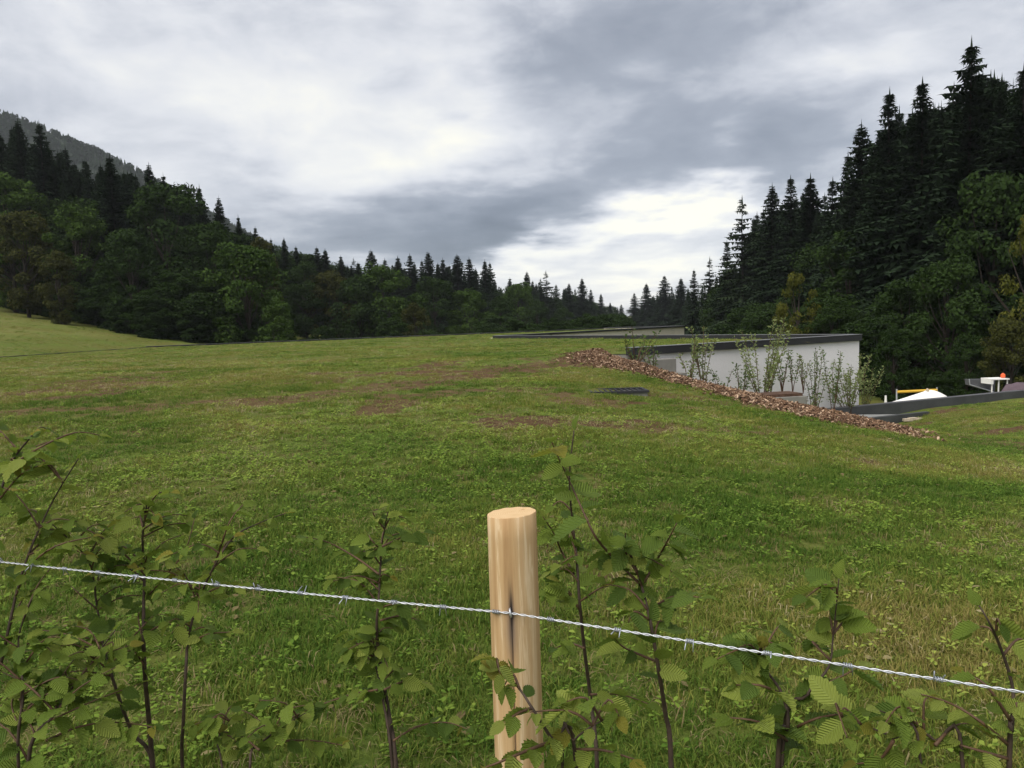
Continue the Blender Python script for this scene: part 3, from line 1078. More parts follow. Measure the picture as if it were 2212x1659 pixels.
def broad_mesh(seed, H=15.0, W_=9.0, n_clump=46, leaves=150, size=.34, low=.12, taper=.0):
    """broadleaf crown: clumps of leaf-sized faces spread through the crown, uneven outline"""
    r_ = np.random.default_rng(seed)
    mb_ = MB()
    cs = []
    for i in range(n_clump):
        f = r_.uniform()
        zc = low + (1 - low) * (f ** .85)
        prof = math.sin(math.pi * min(1, max(.05, (zc - low * .6) / (1.06 - low * .6)))) ** .6 * (1 - taper * zc)
        rr = W_ / 2 * prof * (r_.uniform(.35, 1.0) ** .6)
        a = r_.uniform(0, 6.28)
        cs.append((rr * math.cos(a), rr * math.sin(a), H * zc * .97, W_ * r_.uniform(.08, .16)))
    cs.append((0, 0, H * .95, W_ * .10))
    for cx, cy, cz, cr_ in cs:
        nl = int(leaves * r_.uniform(.6, 1.3))
        v = r_.normal(size=(nl, 3)); v /= np.linalg.norm(v, axis=1)[:, None]
        rad = cr_ * r_.uniform(.45, 1.05, nl) ** .6
        pos = v * rad[:, None] * np.array([1.15, 1.15, .8]) + np.array([cx, cy, cz])
        nrm = v * .7 + r_.normal(0, .55, (nl, 3)) + np.array([0, 0, .35])
        nrm /= np.linalg.norm(nrm, axis=1)[:, None]
        t1 = np.cross(nrm, r_.normal(size=(nl, 3))); t1 /= np.linalg.norm(t1, axis=1)[:, None]
        t2 = np.cross(nrm, t1)
        sz = size * r_.uniform(.55, 1.3, nl)
        for p, a_, b_, s in zip(pos, t1, t2, sz):
            mb_.add([p - a_ * s, p - b_ * s * .55, p + a_ * s, p + b_ * s * .55], [(0, 1, 2, 3)])
    return mb_, cs


def limb_mesh(cs, H, r, seed):
    r_ = np.random.default_rng(seed)
    mb_ = MB()
    top = H * .8
    mb_.tube([(0, 0, -.6), (r_.normal(0, .1), r_.normal(0, .1), H * .3), (r_.normal(0, .2), r_.normal(0, .2), H * .55), (0, 0, top)], [r, r * .75, r * .45, r * .12], 7)
    for c in cs[::2]:
        z0 = min(c[2] * .55, H * .55)
        s = Vector((0, 0, z0)); e = Vector(c[:3])
        m_ = (s + e) / 2 + Vector((0, 0, -.06 * H * r_.uniform(0, 1)))
        mb_.tube([s, m_, e], [r * .32, r * .2, r * .06], 4)
    return mb_


SPR = []          # (crown mesh, trunk mesh, H)
for i, (dn, wd, spz) in enumerate(((1.0, .185, .05), (.95, .20, .1), (1.05, .165, .0), (.85, .19, .3), (.55, .19, .55))):
    SPR.append((spruce_mesh(100 + i, dn, wd, spz).mesh('spruce_crown', M_SPRUCE if i != 4 else M_SPRUCE2), trunk_mesh(24.6, .30, 200 + i).mesh('spruce_trunk', M_BARK), 25.0))
BRD = []
for i, (W_, lw, tp, sz) in enumerate(((9.0, .10, .1, .34), (10.5, .08, .0, .36), (8.0, .06, .2, .32), (7.0, .05, .35, .30))):
    mb_, cs = broad_mesh(300 + i, 15.0, W_, 60, 230, sz * .62, lw, tp)
    BRD.append((mb_, cs))
BRD.append(broad_mesh(390, 15.0, 8.5, 30, 130, .20, .10, .25))
BM = {}


def broad(i, m):
    key = (i, m.name)
    if key not in BM:
        mb_, cs = BRD[i]
        BM[key] = (mb_.mesh('broadleaf_crown', m), limb_mesh(cs, 15.0, .28, 400 + i).mesh('broadleaf_trunk', M_BARK), 15.0)
    return BM[key]


SKY_TOPS = []


def tree(kind, var, px, py, d, label, wscale=1.0, m=None, group=None, sink=0.3):
    top = P(px, py, d)
    zb = hz(top.x, top.y) - sink
    if kind == 'spruce':
        cm, tm, H0 = SPR[var]
    else:
        cm, tm, H0 = broad(var, m)
    h = max(1.0, top.z - zb)
    s = h / H0
    root = empty(kind + '_tree' if kind == 'spruce' else 'broadleaf_tree', (top.x, top.y, zb))
    rz = random.uniform(0, 6.28)
    root.rotation_euler.z = rz
    for nm, mm in (('crown', cm), ('trunk', tm)):
        o = link(nm, mm, root)
        o.scale = (s * wscale, s * wscale, s) if nm == 'crown' else (s, s, s)
    tag(root, label, 'tree', group)
    if kind == 'spruce':
        SKY_TOPS.append((px, py, d))
    return root


GL = 'trees of the wood on the left slope'
GF = 'trees closing the far end of the valley'
GR_ = 'trees of the wood on the right'
# left wood: spruces on the skyline
for var, px, py, d, ws, lb in (
    (0, 38, 256, 118, 1.0, 'tall dark spruce nearest the left border, its tip against the mountain'),
    (1, 84, 262, 112, 1.0, 'tall dark spruce second from the left border, its tip against the mountain'),
    (2, 236, 333, 104, 1.25, 'big broad dark spruce rising alone before the mountain slope'),
    (0, 321, 352, 122, 1.0, 'highest spruce of the left skyline, just right of the big broad spruce'),
    (2, 352, 374, 128, .9, 'slim spruce close to the right of the highest left skyline spruce'),
    (1, 392, 405, 128, .9, 'spruce midway between the slim spruce and the pointed pair'),
    (2, 430, 400, 120, .95, 'left one of a pair of pointed spruces stepping down the skyline'),
    (0, 472, 424, 122, 1.0, 'right one of a pair of pointed spruces stepping down the skyline'),
    (2, 514, 465, 130, .9, 'small spruce tip just below the pointed pair on the skyline'),
    (1, 551, 488, 138, .9, 'small spruce above the yellowish crown on the left slope'),
    (2, 585, 514, 142, .9, 'spruce left of the first dip where the mountain meets the wood'),
    (0, 613, 513, 145, .95, 'spruce where the mountain outline runs into the wood'),
    (2, 639, 531, 150, .9, 'low spruce just right of where the mountain meets the wood'),
    (1, 684, 532, 156, 1.0, 'left one of the twin spruces beyond the mountain foot'),
    (0, 702, 537, 158, .95, 'right one of the twin spruces beyond the mountain foot'),
    (2, 736, 551, 165, 1.0, 'bushy spruce to the right of the twin spruces'),
    (4, 764, 556, 170, .9, 'thin spruce tip before the sharp dark one on the middle skyline'),
    (0, 801, 539, 170, 1.1, 'sharp dark spruce standing clear above the middle skyline'),
    (1, 831, 558, 180, .9, 'low spruce right of the sharp dark one'),
    (2, 859, 553, 180, 1.1, 'rounded spruce in the middle of the valley skyline'),
    (1, 885, 548, 185, .95, 'spruce just left of the highest middle treetop'),
    (0, 924, 542, 185, 1.0, 'highest spruce in the middle of the valley skyline'),
    (2, 956, 557, 192, .9, 'lower spruce between two high ones on the middle skyline'),
    (0, 987, 548, 190, 1.15, 'broad high spruce right of the picture middle gap'),
    (1, 1013, 556, 198, 1.1, 'leaning-edged spruce where the skyline starts to fall'),
    (2, 1047, 561, 208, .95, 'dark narrow spruce, last high one before the skyline drops'),
    (1, 1058, 566, 214, .8, 'narrow spruce hugging the last high one'),
    (2, 1101, 599, 232, 1.0, 'short spruce at the foot of the skyline drop'),
    (0, 1138, 586, 240, .95, 'lone pointed spruce over the far end of the roof lawn'),
    (4, 1168, 601, 255, 1.0, 'thin-topped low spruce left of the tall thin one'),
    (4, 1179, 584, 258, 1.1, 'tall thin-topped spruce in the far row'),
    (1, 1201, 614, 265, 1.0, 'low dark spruce right of the tall thin-topped one'),
    (0, 1229, 611, 280, 1.0, 'first of three even spruces near the valley gap'),
    (2, 1257, 600, 285, 1.1, 'tallest of three even spruces near the valley gap'),
    (1, 1276, 624, 300, .9, 'last of three even spruces near the valley gap'),
    (0, 1298, 634, 320, .9, 'small spruce at the left side of the valley gap'),
    (2, 1318, 653, 370, 1.1, 'tiny far spruce in the bottom of the valley gap'),
    (1, 1342, 657, 390, 1.2, 'blunt far tree in the bottom of the valley gap'),
):
    tree('spruce', var, px, py, d, lb, ws * (1.15 if px < 620 else 1.5), None, GL if px < 620 else GF)
# right wood
for var, px, py, d, ws, lb in (
    (1, 1370, 632, 340, 1.1, 'small spruce at the right side of the valley gap'),
    (0, 1396, 612, 330, 1.2, 'pointed far spruce right of the valley gap'),
    (1, 1435, 594, 310, 1.2, 'highest far spruce right of the valley gap'),
    (2, 1471, 600, 260, 1.3, 'blunt far spruce beside the first near dark tree'),
    (3, 1499, 582, 165, 1.0, 'lowest near spruce at the left end of the right wood'),
    (4, 1533, 555, 152, 1.1, 'bare-topped low spruce left of the ragged one'),
    (4, 1603, 424, 122, 1.1, 'ragged see-through spruce standing out at the left of the right wood'),
    (3, 1570, 520, 130, 1.0, 'low dark spruce under the ragged see-through one'),
    (0, 1668, 397, 115, 1.05, 'first of three dense spruces right of the ragged one'),
    (3, 1708, 380, 108, 1.0, 'middle one of three dense spruces right of the ragged one'),
    (2, 1751, 376, 102, 1.25, 'last of three dense spruces right of the ragged one'),
    (3, 1799, 384, 94, 1.0, 'lower spruce filling the step up to the tall right group'),
    (0, 1861, 262, 82, 1.05, 'lowest spruce of the tall right group'),
    (3, 1832, 330, 88, .95, 'shoulder spruce left of the tall right group'),
    (3, 1922, 193, 72, 1.0, 'tall spruce second from the left in the tall right group'),
    (3, 1993, 171, 67, 1.1, 'broad spruce left of the tallest tree on the right'),
    (4, 2061, 182, 66, .9, 'thin spruce touching the left flank of the tallest tree'),
    (1, 2099, 84, 60, 1.0, 'tallest spruce of the whole wood on the right'),
    (3, 2212, 140, 56, 1.05, 'dark spruce cut by the right border of the picture'),
):
    tree('spruce', var, px, py, d, lb, ws * (1.3 if px > 1480 else 1.5), None, GR_ if px > 1480 else GF)
# broadleaved trees
for var, px, py, d, ws, m, lb in (
    (1, 10, 380, 104, 1.0, M_BROAD2, 'green broadleaf crown at the left border under the tall spruces'),
    (0, 45, 456, 97, .9, M_OLIVE, 'brownish-olive broadleaf tree above the field at the left border'),
    (2, 160, 440, 98, 1.0, M_BROAD2, 'broadleaf tree between the left border and the big broad spruce'),
    (2, 120, 540, 92, .9, M_OLIVE, 'lower olive broadleaf tree at the edge of the left field'),
    (1, 352, 402, 101, .95, M_BROAD, 'huge dark round broadleaf crown on the left slope'),
    (0, 275, 500, 90, .9, M_BROAD, 'dark broadleaf tree below the big broad spruce'),
    (2, 455, 480, 100, .9, M_BROAD, 'dark broadleaf tree right of the huge round crown'),
    (0, 524, 528, 90, .95, M_BROAD2, 'fresh green broadleaf tree standing out at the roof lawn edge'),
    (3, 560, 508, 118, .8, M_OLIVE, 'yellowish broadleaf crown behind the fresh green one'),
    (3, 595, 640, 84, .9, M_BROAD2, 'low green tree sloping down to the roof lawn edge'),
    (1, 655, 570, 130, .9, M_BROAD, 'dark broadleaf tree beside the foot of the mountain outline'),
    (0, 708, 586, 132, .85, M_OLIVE, 'olive-topped broadleaf tree in the middle of the left wood'),
    (1, 768, 600, 130, .9, M_BROAD, 'dark broadleaf tree right of the olive-topped one'),
    (1, 826, 577, 132, 1.05, M_BROAD2, 'large rounded broadleaf tree under the sharp dark spruce'),
    (2, 896, 654, 112, .85, M_OLIVE, 'small pale broadleaf tree at the roof lawn edge'),
    (0, 935, 600, 150, .9, M_BROAD, 'dark broadleaf tree under the highest middle spruce'),
    (1, 1013, 630, 150, 1.0, M_BROAD2, 'broad low broadleaf tree behind the middle of the roof lawn'),
    (2, 1080, 640, 158, 1.0, M_BROAD, 'low broadleaf tree left of the lone pointed spruce'),
    (0, 1119, 612, 190, .9, M_BROAD2, 'broadleaf crown filling the skyline drop'),
    (2, 1160, 650, 180, .9, M_BROAD, 'low dark broadleaf tree under the tall thin spruce'),
    (1, 1216, 668, 200, .9, M_BROAD, 'low broadleaf tree at the foot of the three even spruces'),
    (4, 1726, 590, 70, .7, M_YELLOW, 'slender yellow-green young tree against the dark right wood'),
    (4, 1694, 655, 62, .6, M_YELLOW, 'yellow bushy tree behind the middle of the white wall'),
    (2, 1800, 640, 66, .9, M_BROAD, 'dark bushy tree behind the far corner of the white wall'),
    (1, 1965, 610, 58, .9, M_BROAD, 'bush-like tree in the dark middle of the right wood'),
    (2, 1835, 500, 76, 1.0, M_BROAD, 'dark broadleaf crown in front of the shoulder spruce'),
    (0, 2150, 372, 56, .75, M_BROAD, 'tall green broadleaf tree in front of the tallest spruce'),
    (4, 2246, 460, 47, .60, M_YELLOW, 'yellow-leaved tree cut by the right border'),
    (0, 2050, 560, 54, .9, M_BROAD, 'dark broadleaf tree left of the tall green one'),
    (0, 2185, 690, 46, .9, M_OLIVE, 'low olive bush-like tree behind the stored goods'),
    (3, 1930, 700, 52, .9, M_BROAD, 'low dark green tree right of the white wall corner'),
    (2, 2090, 720, 50, .9, M_BROAD, 'low dark tree behind the white heap'),
):
    tree('broadleaf', var, px, py, d, lb, ws, m, GL if px < 620 else (GF if px < 1480 else GR_))


# the wood behind: one dark mass
def wood(name, label, n, pxa, pxb, dfun, seed, drop, fr_broad):
    r_ = np.random.default_rng(seed)
    tops = sorted(SKY_TOPS)
    tx = [t[0] for t in tops]; ty = [t[1] for t in tops]; td = [t[2] for t in tops]
    pts, rots, scls, idx, tint = [], [], [], [], []
    for i in range(n):
        px = r_.uniform(pxa, pxb)
        base_d = np.interp(px, tx, td)
        d = base_d * r_.uniform(*dfun)
        lo = max(np.interp(px + o, tx, ty) for o in (-25, 0, 25))
        py = lo + (drop + abs(r_.normal(0, 40))) * min(1.0, 130 / base_d)
        top = P(px, py, d)
        zb = hz(top.x, top.y) - .3
        h = top.z - zb
        if h < 4 or in_poly(np.array([top.x]), np.array([top.y]), ROOF)[0]:
            continue
        b = r_.uniform() < fr_broad
        H0 = 15.0 if b else 25.0
        h = min(h, 17 if b else 34)
        s = h / H0
        sx = s * r_.uniform(.9, 1.2) * (1 if b else 1.1)
        pts.append((top.x, top.y, zb)); rots.append((0, 0, r_.uniform(0, 6.28))); scls.append((sx, sx, s))
        idx.append(r_.integers(0, 3) if b else 3 + r_.integers(0, 4)); tint.append(r_.uniform())
    srcs = []
    for k in range(3):
        srcs.append(src(name + '_src_%02d' % k, BRD[k][0].mesh('wood_crown', M_BROAD)))
    for k in range(4):
        srcs.append(src(name + '_src_%02d' % (3 + k), SPR[k][0]))
    o = scatter(name, pts, rots, scls, idx, srcs, tint)
    return tag(o, label, 'wood', kind='stuff')


wood('dense_wood', 'dark closed wood behind the single trees on the left slope', 560, -140, 1345, (1.0, 1.3), 5, 16, .22)
wood('dark_wood', 'dark closed wood behind the single trees on the right', 320, 1375, 2420, (1.0, 1.35), 6, 34, .08)


# undergrowth along the wood edges, closing the gaps under the crowns
def undergrowth(name, label, line, n, hts, seed, spread):
    r_ = np.random.default_rng(seed)
    pts, rots, scls, idx, tint = [], [], [], [], []
    for i in range(n):
        t = r_.uniform(0, len(line) - 1.001); k = int(t); f = t - k
        x = line[k][0] * (1 - f) + line[k + 1][0] * f + r_.normal(0, 1.0)
        y = line[k][1] * (1 - f) + line[k + 1][1] * f + r_.uniform(0, spread)
        if in_poly(np.array([x]), np.array([y]), ROOF)[0]:
            continue
        s = r_.uniform(*hts) / 15.0
        pts.append((x, y, hz(x, y) - .4)); rots.append((0, 0, r_.uniform(0, 6.28))); scls.append((s * 1.5, s * 1.5, s)); idx.append(r_.integers(0, 3)); tint.append(0)
    srcs = [src(name + '_src_%02d' % k, BRD[k + 1][0].mesh('bush_crown', M_BROAD)) for k in range(3)]
    o = scatter(name, pts, rots, scls, idx, srcs, tint)
    return tag(o, label, 'undergrowth', kind='stuff')


undergrowth('undergrowth', 'dark bushes and low branches along the edge of the left wood', [(-120, 128), (-76, 113), (-57, 97), (-40, 85), (-30, 92), (-5, 112), (14, 122), (22, 150), (30, 210), (44, 330)], 190, (4, 9), 7, 9)
undergrowth('shrubbery', 'dark bushes along the foot of the right wood', [(36, 112), (31, 75), (32, 58), (40, 54), (60, 52)], 120, (4, 9), 8, 8)

# ------------------------------------------------------------------ mountain on the left with its far forest
SIL = [(-900, -40), (-400, 85), (0, 228), (60, 252), (150, 288), (300, 358), (400, 414), (480, 464), (540, 498), (600, 528), (700, 575), (900, 645), (1050, 690), (1300, 720)]
RIDX = [P(px, py, 900).x for px, py in SIL]
RIDZ = [P(px, py, 900).z - 8 for px, py in SIL]


def mtn(x, y):
    r = np.interp(x * 900 / np.maximum(900, 1), RIDX, RIDZ)
    t = np.clip((y - 420) / 480, 0, 1)
    back = np.clip(1 - (y - 900) / 700, 0, 1)
    f = np.where(y <= 900, t ** 1.15, back)
    n = (fbm(x, y, .012, 91, 4) - .5) * 26 * np.clip(t * 1.5, 0, 1) * (1 - .8 * np.exp(-((y - 900) / 60) ** 2))
    return (r + 14) * f - 14 + n


mx_ = np.linspace(-1080, 150, 110); my_ = np.linspace(420, 1290, 70)
MX, MY = np.meshgrid(mx_, my_)
MZ = mtn(MX, MY)
me = bpy.data.meshes.new('mountain')
ii = np.arange(MX.size).reshape(MX.shape)
q = np.stack([ii[:-1, :-1], ii[:-1, 1:], ii[1:, 1:], ii[1:, :-1]], -1).reshape(-1, 4)
me.from_pydata(np.c_[MX.ravel(), MY.ravel(), MZ.ravel()].tolist(), [], q.tolist())
me.polygons.foreach_set('use_smooth', [True] * len(q))
me.materials.append(simple('mountain_forest_floor', (0.022, 0.034, 0.016), .95, 0, .3, .05))
tag(link('mountain', me), kind='structure')
n = 13000
x = rng.uniform(-820, -120, n); y = rng.uniform(560, 930, n)
z = mtn(x, y)
s = rng.uniform(5.5, 9, n)
mbl = []
for k in range(3):
    r_ = np.random.default_rng(700 + k)
    m_ = MB()
    if k < 2:
        for j in range(5):
            zz = j / 5 * .9
            rr = .22 * (1 - zz) + .02
            ring = [(rr * r_.uniform(.7, 1.2) * math.cos(a), rr * r_.uniform(.7, 1.2) * math.sin(a), zz + .0) for a in np.arange(7) / 7 * 6.28]
            m_.add(ring + [(0, 0, min(1, zz + .36))], [(i_, (i_ + 1) % 7, 7) for i_ in range(7)])
    else:
        for j in range(60):
            v = r_.normal(size=3); v /= np.linalg.norm(v)
            p = Vector(v * r_.uniform(.25, .42)) + Vector((0, 0, .5))
            a_ = Vector(r_.normal(size=3)).normalized() * .17; b_ = Vector(r_.normal(size=3)).normalized() * .13
            m_.add([p - a_, p - b_, p + a_, p + b_], [(0, 1, 2, 3)])
    mbl.append(src('far_tree_src_%d' % k, m_.mesh('far_tree', M_FAR)))
o = scatter('mountain_forest', np.c_[x, y, z - .5], np.c_[np.zeros(n), np.zeros(n), rng.uniform(0, 6.28, n)], np.c_[s * 1.1, s * 1.1, s], rng.integers(0, 3, n), mbl, rng.uniform(size=n))
tag(o, 'hazy dark forest covering the steep mountain side', 'forest', kind='stuff')

# ------------------------------------------------------------------ shrubs in front of the white wall
def shrub(name, label, base, h, spread, n_stem, m, seed, leaf=.05, dens=24, lean=0.0, low=.15):
    r_ = np.random.default_rng(seed)
    root = empty(name, base)
    fol = MB()
    for k in range(n_stem):
        a = r_.uniform(0, 6.28)
        hh = h * r_.uniform(.65, 1.0)
        sp = spread * r_.uniform(.2, 1.0)
        pts = []
        for i in range(6):
            f = i / 5
            pts.append(Vector((math.cos(a) * sp * f ** 1.2 + lean * f * h, math.sin(a) * sp * f ** 1.2, hh * f - (.1 if i == 0 else 0))) + Vector((r_.normal(0, .03), r_.normal(0, .03), 0)) * f)
        st = MB(); st.tube(pts, [.016 * (1 - .8 * i / 5) + .003 for i in range(6)], 4)
        st.build('stem', M_TWIGR, root)
        nl = int(hh * dens * r_.uniform(.8, 1.2))
        for j in range(nl):
            f = low + (1 - low) * r_.uniform() ** .8
            q_ = f * 5; i = min(4, int(q_)); p = pts[i].lerp(pts[i + 1], q_ - i)
            d_ = Vector((r_.normal(), r_.normal(), r_.uniform(-.1, 1.3))).normalized()
            c = p + d_ * r_.uniform(.01, .16)
            L = leaf * r_.uniform(.7, 1.4)
            s_ = d_.cross(Vector(r_.normal(size=3))).normalized() * L * .32
            fol.add([c - d_ * L * .5, c + s_, c + d_ * L * .7, c - s_], [(0, 1, 2, 3)])
    fo = fol.build('foliage', m, root)
    fo['kind'] = 'stuff'
    return tag(root, label, 'shrub', 'young shrubs planted in front of the white wall')


def at_ground(px, d):
    p = P(px, 800, d)
    return (p.x, p.y, hz(p.x, p.y))


def wall_d(px):
    """distance of the wall along a column of the picture"""
    k = (px - 1106) / FPX
    # x = k*y ; line A-B
    dx, dy = B[0] - A[0], B[1] - A[1]
    t = (k * A[1] - A[0]) / (dx - k * dy)
    return A[1] + t * dy


SH = [
    # px, py_top, distance in front of wall, spread, stems, mat, label
    (1372, 700, 2.2, .55, 6, M_WILLOW2, 'tall thin shrub growing at the near end of the white wall beside the mulch'),
    (1412, 745, 1.2, .35, 4, M_WILLOW2, 'small shrub over the upper concrete block'),
    (1518, 700, 1.6, .75, 6, M_WILLOW, 'willowy shrub right of the concrete blocks, topping the roof edge'),
    (1490, 740, 1.3, .4, 4, M_WILLOW, 'thin pale shrub directly behind the lower concrete block'),
    (1560, 790, 1.8, .6, 3, M_WILLOW2, 'sparse low shrub with a leaning stem left of the big willow shrub'),
    (1645, 686, 1.7, .95, 10, M_WILLOW, 'big feathery willow shrub rising above the roof edge'),
    (1600, 770, 1.6, .4, 5, M_WILLOW2, 'upright shrub just left of the big feathery one'),
    (1665, 775, 1.5, .4, 4, M_WILLOW2, 'dark slim shrub standing left in the planter'),
    (1690, 752, 1.4, .35, 4, M_WILLOW2, 'V-shaped twin-stem shrub in the planter middle'),
    (1712, 750, 1.4, .3, 3, M_WILLOW2, 'thin upright shrub right of the V-shaped one'),
    (1735, 765, 1.4, .35, 3, M_WILLOW, 'pale thin shrub at the right end of the planter'),
    (1760, 742, 1.5, .5, 6, M_WILLOW2, 'dense green shrub right of the planter'),
    (1800, 750, 1.6, .5, 5, M_WILLOW2, 'leaning green shrub left of the wall corner bush'),
    (1835, 762, 1.6, 1.0, 12, M_WILLOW, 'wide pale bush hiding the right corner of the white wall'),
    (1868, 775, 1.0, .6, 6, M_WILLOW, 'soft bush reaching past the right corner of the white wall'),
    (1705, 845, 2.6, .5, 8, M_WILLOW, 'low leafy bush in front of the planter end'),
    (1740, 850, 3.4, .5, 8, M_WILLOW, 'lowest leafy bush next to the mulch slope'),
]
for i, (px, pt, off, spd, ns_, m_, lb) in enumerate(SH):
    d = wall_d(min(px, 1855)) - off
    b = Vector(at_ground(px, d))
    top = P(px, pt, d)
    if 1650 < px < 1740 and pt < 830:
        b.z = max(b.z, EYE - 3.1)
    hgt = max(.7, top.z - b.z)
    shrub('shrub', lb, b, hgt, spd * 1.55, ns_ + 1, m_, 900 + i,   .09 if m_ is M_WILLOW else .075, 36 if ns_ > 8 else 27, low=.28)

# ------------------------------------------------------------------ things in the yard behind the low roof edge
hp = P(1985, 870, 42.5); zy = EYE - 6.6
heap = MB()
n_a, n_r = 40, 14
c0 = P(1985, 843, 43); wl_, wr_ = 7.2, 2.6
vs_ = []; fs_ = []
for i in range(n_r + 1):
    f = i / n_r
    for j in range(n_a):
        a = 2 * math.pi * j / n_a
        rx = (wl_ if math.cos(a) < 0 else wr_)
        zz = (c0.z - zy) * (math.cos(f * math.pi / 2) ** 1.0 if math.cos(a) >= 0 else (1 - f) ** 1.15)
        zz *= 1 + .04 * math.sin(5 * a) * f
        vs_.append((.35 + rx * f * math.cos(a), 2.0 * f * math.sin(a), zz))
for i in range(n_r):
    for j in range(n_a):
        fs_.append((i * n_a + j, (i + 1) * n_a + j, (i + 1) * n_a + (j + 1) % n_a, i * n_a + (j + 1) % n_a))
heap.add(vs_, fs_)
ho = heap.build('covered_heap', M_WHITE, None, True)
ho.location = (c0.x + .2, c0.y, zy)
tag(ho, 'white sheet-covered heap rising behind the low dark roof edge', 'heap')
mb = MB(); mb.tube([(0, 0, -.05), (.02, 0, .06), (0, .02, .13)], [.10, .08, .03], 8)
kn = mb.build('weight_stone', M_STONE); p = P(2003, 842, 43); kn.location = (p.x, p.y, p.z - .04); tag(kn, 'small brown lump lying on top of the white heap', 'stone')

bf = empty('barrier', (P(1980, 850, 46).x, 46, EYE - 6.7))
tag(bf, 'yellow crossbar barrier between two pale posts behind the white heap', 'barrier')
pa, pb_ = P(1937, 846, 46), P(2024, 842, 46)
for p in (pa, pb_):
    mb = MB(); mb.tube([(p.x - bf.location.x, 0, -.3), (p.x - bf.location.x, 0, p.z - bf.location.z + .16)], .05, 8); mb.build('post', M_GALV, bf)
mb = MB(); mb.tube([(pa.x - bf.location.x, 0, pa.z - bf.location.z - .02), (pb_.x - bf.location.x, 0, pb_.z - bf.location.z - .02)], .085, 8); mb.build('crossbar', M_YBAR, bf)
mb = MB(); mb.tube([(0, 0, 0), (.0, 0, 2.0), (.0, 0, 2.4)], [.07, .07, .05], 8); o = mb.build('marker_post', M_WHITE); p = P(1865, 866, 40); o.location = (p.x + 1.2, 40, p.z - 2.15)
tag(o, 'short white marker post beside the white wall corner', 'post')

# stored goods at the right border
p = P(2122, 830, 40)
tl = empty('ramp_panel', (p.x, p.y, zy)); tag(tl, 'grey folded-down panel with a slanted pale edge behind the roof edge', 'panel')
mb = MB(); mb.add([(-.75, 0, p.z - zy + .28), (.75, .1, p.z - zy + .25), (.75, .1, p.z - zy - 2.3), (.6, .05, p.z - zy - .42), (-.7, 0, p.z - zy - .02),
                   (-.75, .35, p.z - zy + .28), (.75, .45, p.z - zy + .25), (.75, .45, p.z - zy - 2.3), (.6, .4, p.z - zy - .42), (-.7, .35, p.z - zy - .02)],
                  [(0, 4, 3, 2, 1), (5, 6, 7, 8, 9), (0, 1, 6, 5), (1, 2, 7, 6), (2, 3, 8, 7), (3, 4, 9, 8), (4, 0, 5, 9)])
mb.build('sheet', M_GREYP, tl)
mb = MB(); mb.tube([(-.72, -.02, p.z - zy + .3), (-.68, -.02, p.z - zy + 0.0), (.62, 0.02, p.z - zy - .44)], .03, 6); mb.build('edge_strip', M_GALV, tl)

p = P(2157, 818, 39)
tb = empty('white_table', (p.x, p.y, zy)); tag(tb, 'white cloth-topped stand with thin legs at the right border', 'table')
mb = MB(); mb.box((.08, .4, p.z - zy - .03), (.95, .9, .06)); mb.box((-.34, .4, p.z - zy - .17), (.12, .86, .219)); mb.build('top', M_WHITE, tb)
for lx_ in (-.30, .05, .5):
    mb = MB(); mb.tube([(lx_, .1, 0), (lx_ + .03, .1, p.z - zy - .058)], .035, 6); mb.build('leg', M_WHITE, tb)
p2 = P(2176, 812, 39)
mb = MB(); mb.tube([(0, 0, -.12), (0, 0, -.06), (0, 0, .06), (0.0, .0, .14)], [.07, .12, .11, .04], 10); o = mb.build('orange_bucket', M_ORANGE); o.location = (p2.x, 39.35, p.z + .115)
tag(o, 'small orange-red container on the white stand', 'container')
p3 = P(2200, 826, 37.8)
mb = MB()
vs_, fs_ = [], []
for i in range(9):
    f = i / 8
    for j in range(13):
        a = math.pi * j / 12
        vs_.append((f * 3.4 - .95, -.5 * math.cos(a), (p3.z - zy + .24) * (1 - .10 * (1 - f)) * (math.sin(a) ** .35) * (.93 + .07 * math.sin(7 * f + j)) * (0.80 if i == 0 else 1)))
for i in range(8):
    for j in range(12):
        fs_.append((i * 13 + j, i * 13 + j + 1, (i + 1) * 13 + j + 1, (i + 1) * 13 + j))
fs_.append(tuple(range(13)))
mb.add(vs_, fs_)
o = mb.build('tarpaulin_bundle', M_PURPLE, None, True); o.location = (p3.x, 37.8, zy); tag(o, 'dull purple tarpaulin-covered bundle at the right border', 'bundle')

p = P(1975, 884, 29.5)
mb = MB()
for i in range(3):
    mb.box((i * .22 - .2, i * .03, .05 + .03 * (i % 2)), (.34, .2, .10), .3 * i)
o = mb.build('pale_rubble', M_STONE); o.location = (P(1972, 880, 30).x, 30, hz(P(1972, 880, 30).x, 30)); tag(o, 'pale flat rubble piece on the grass just below the dark roof edge', 'rubble')

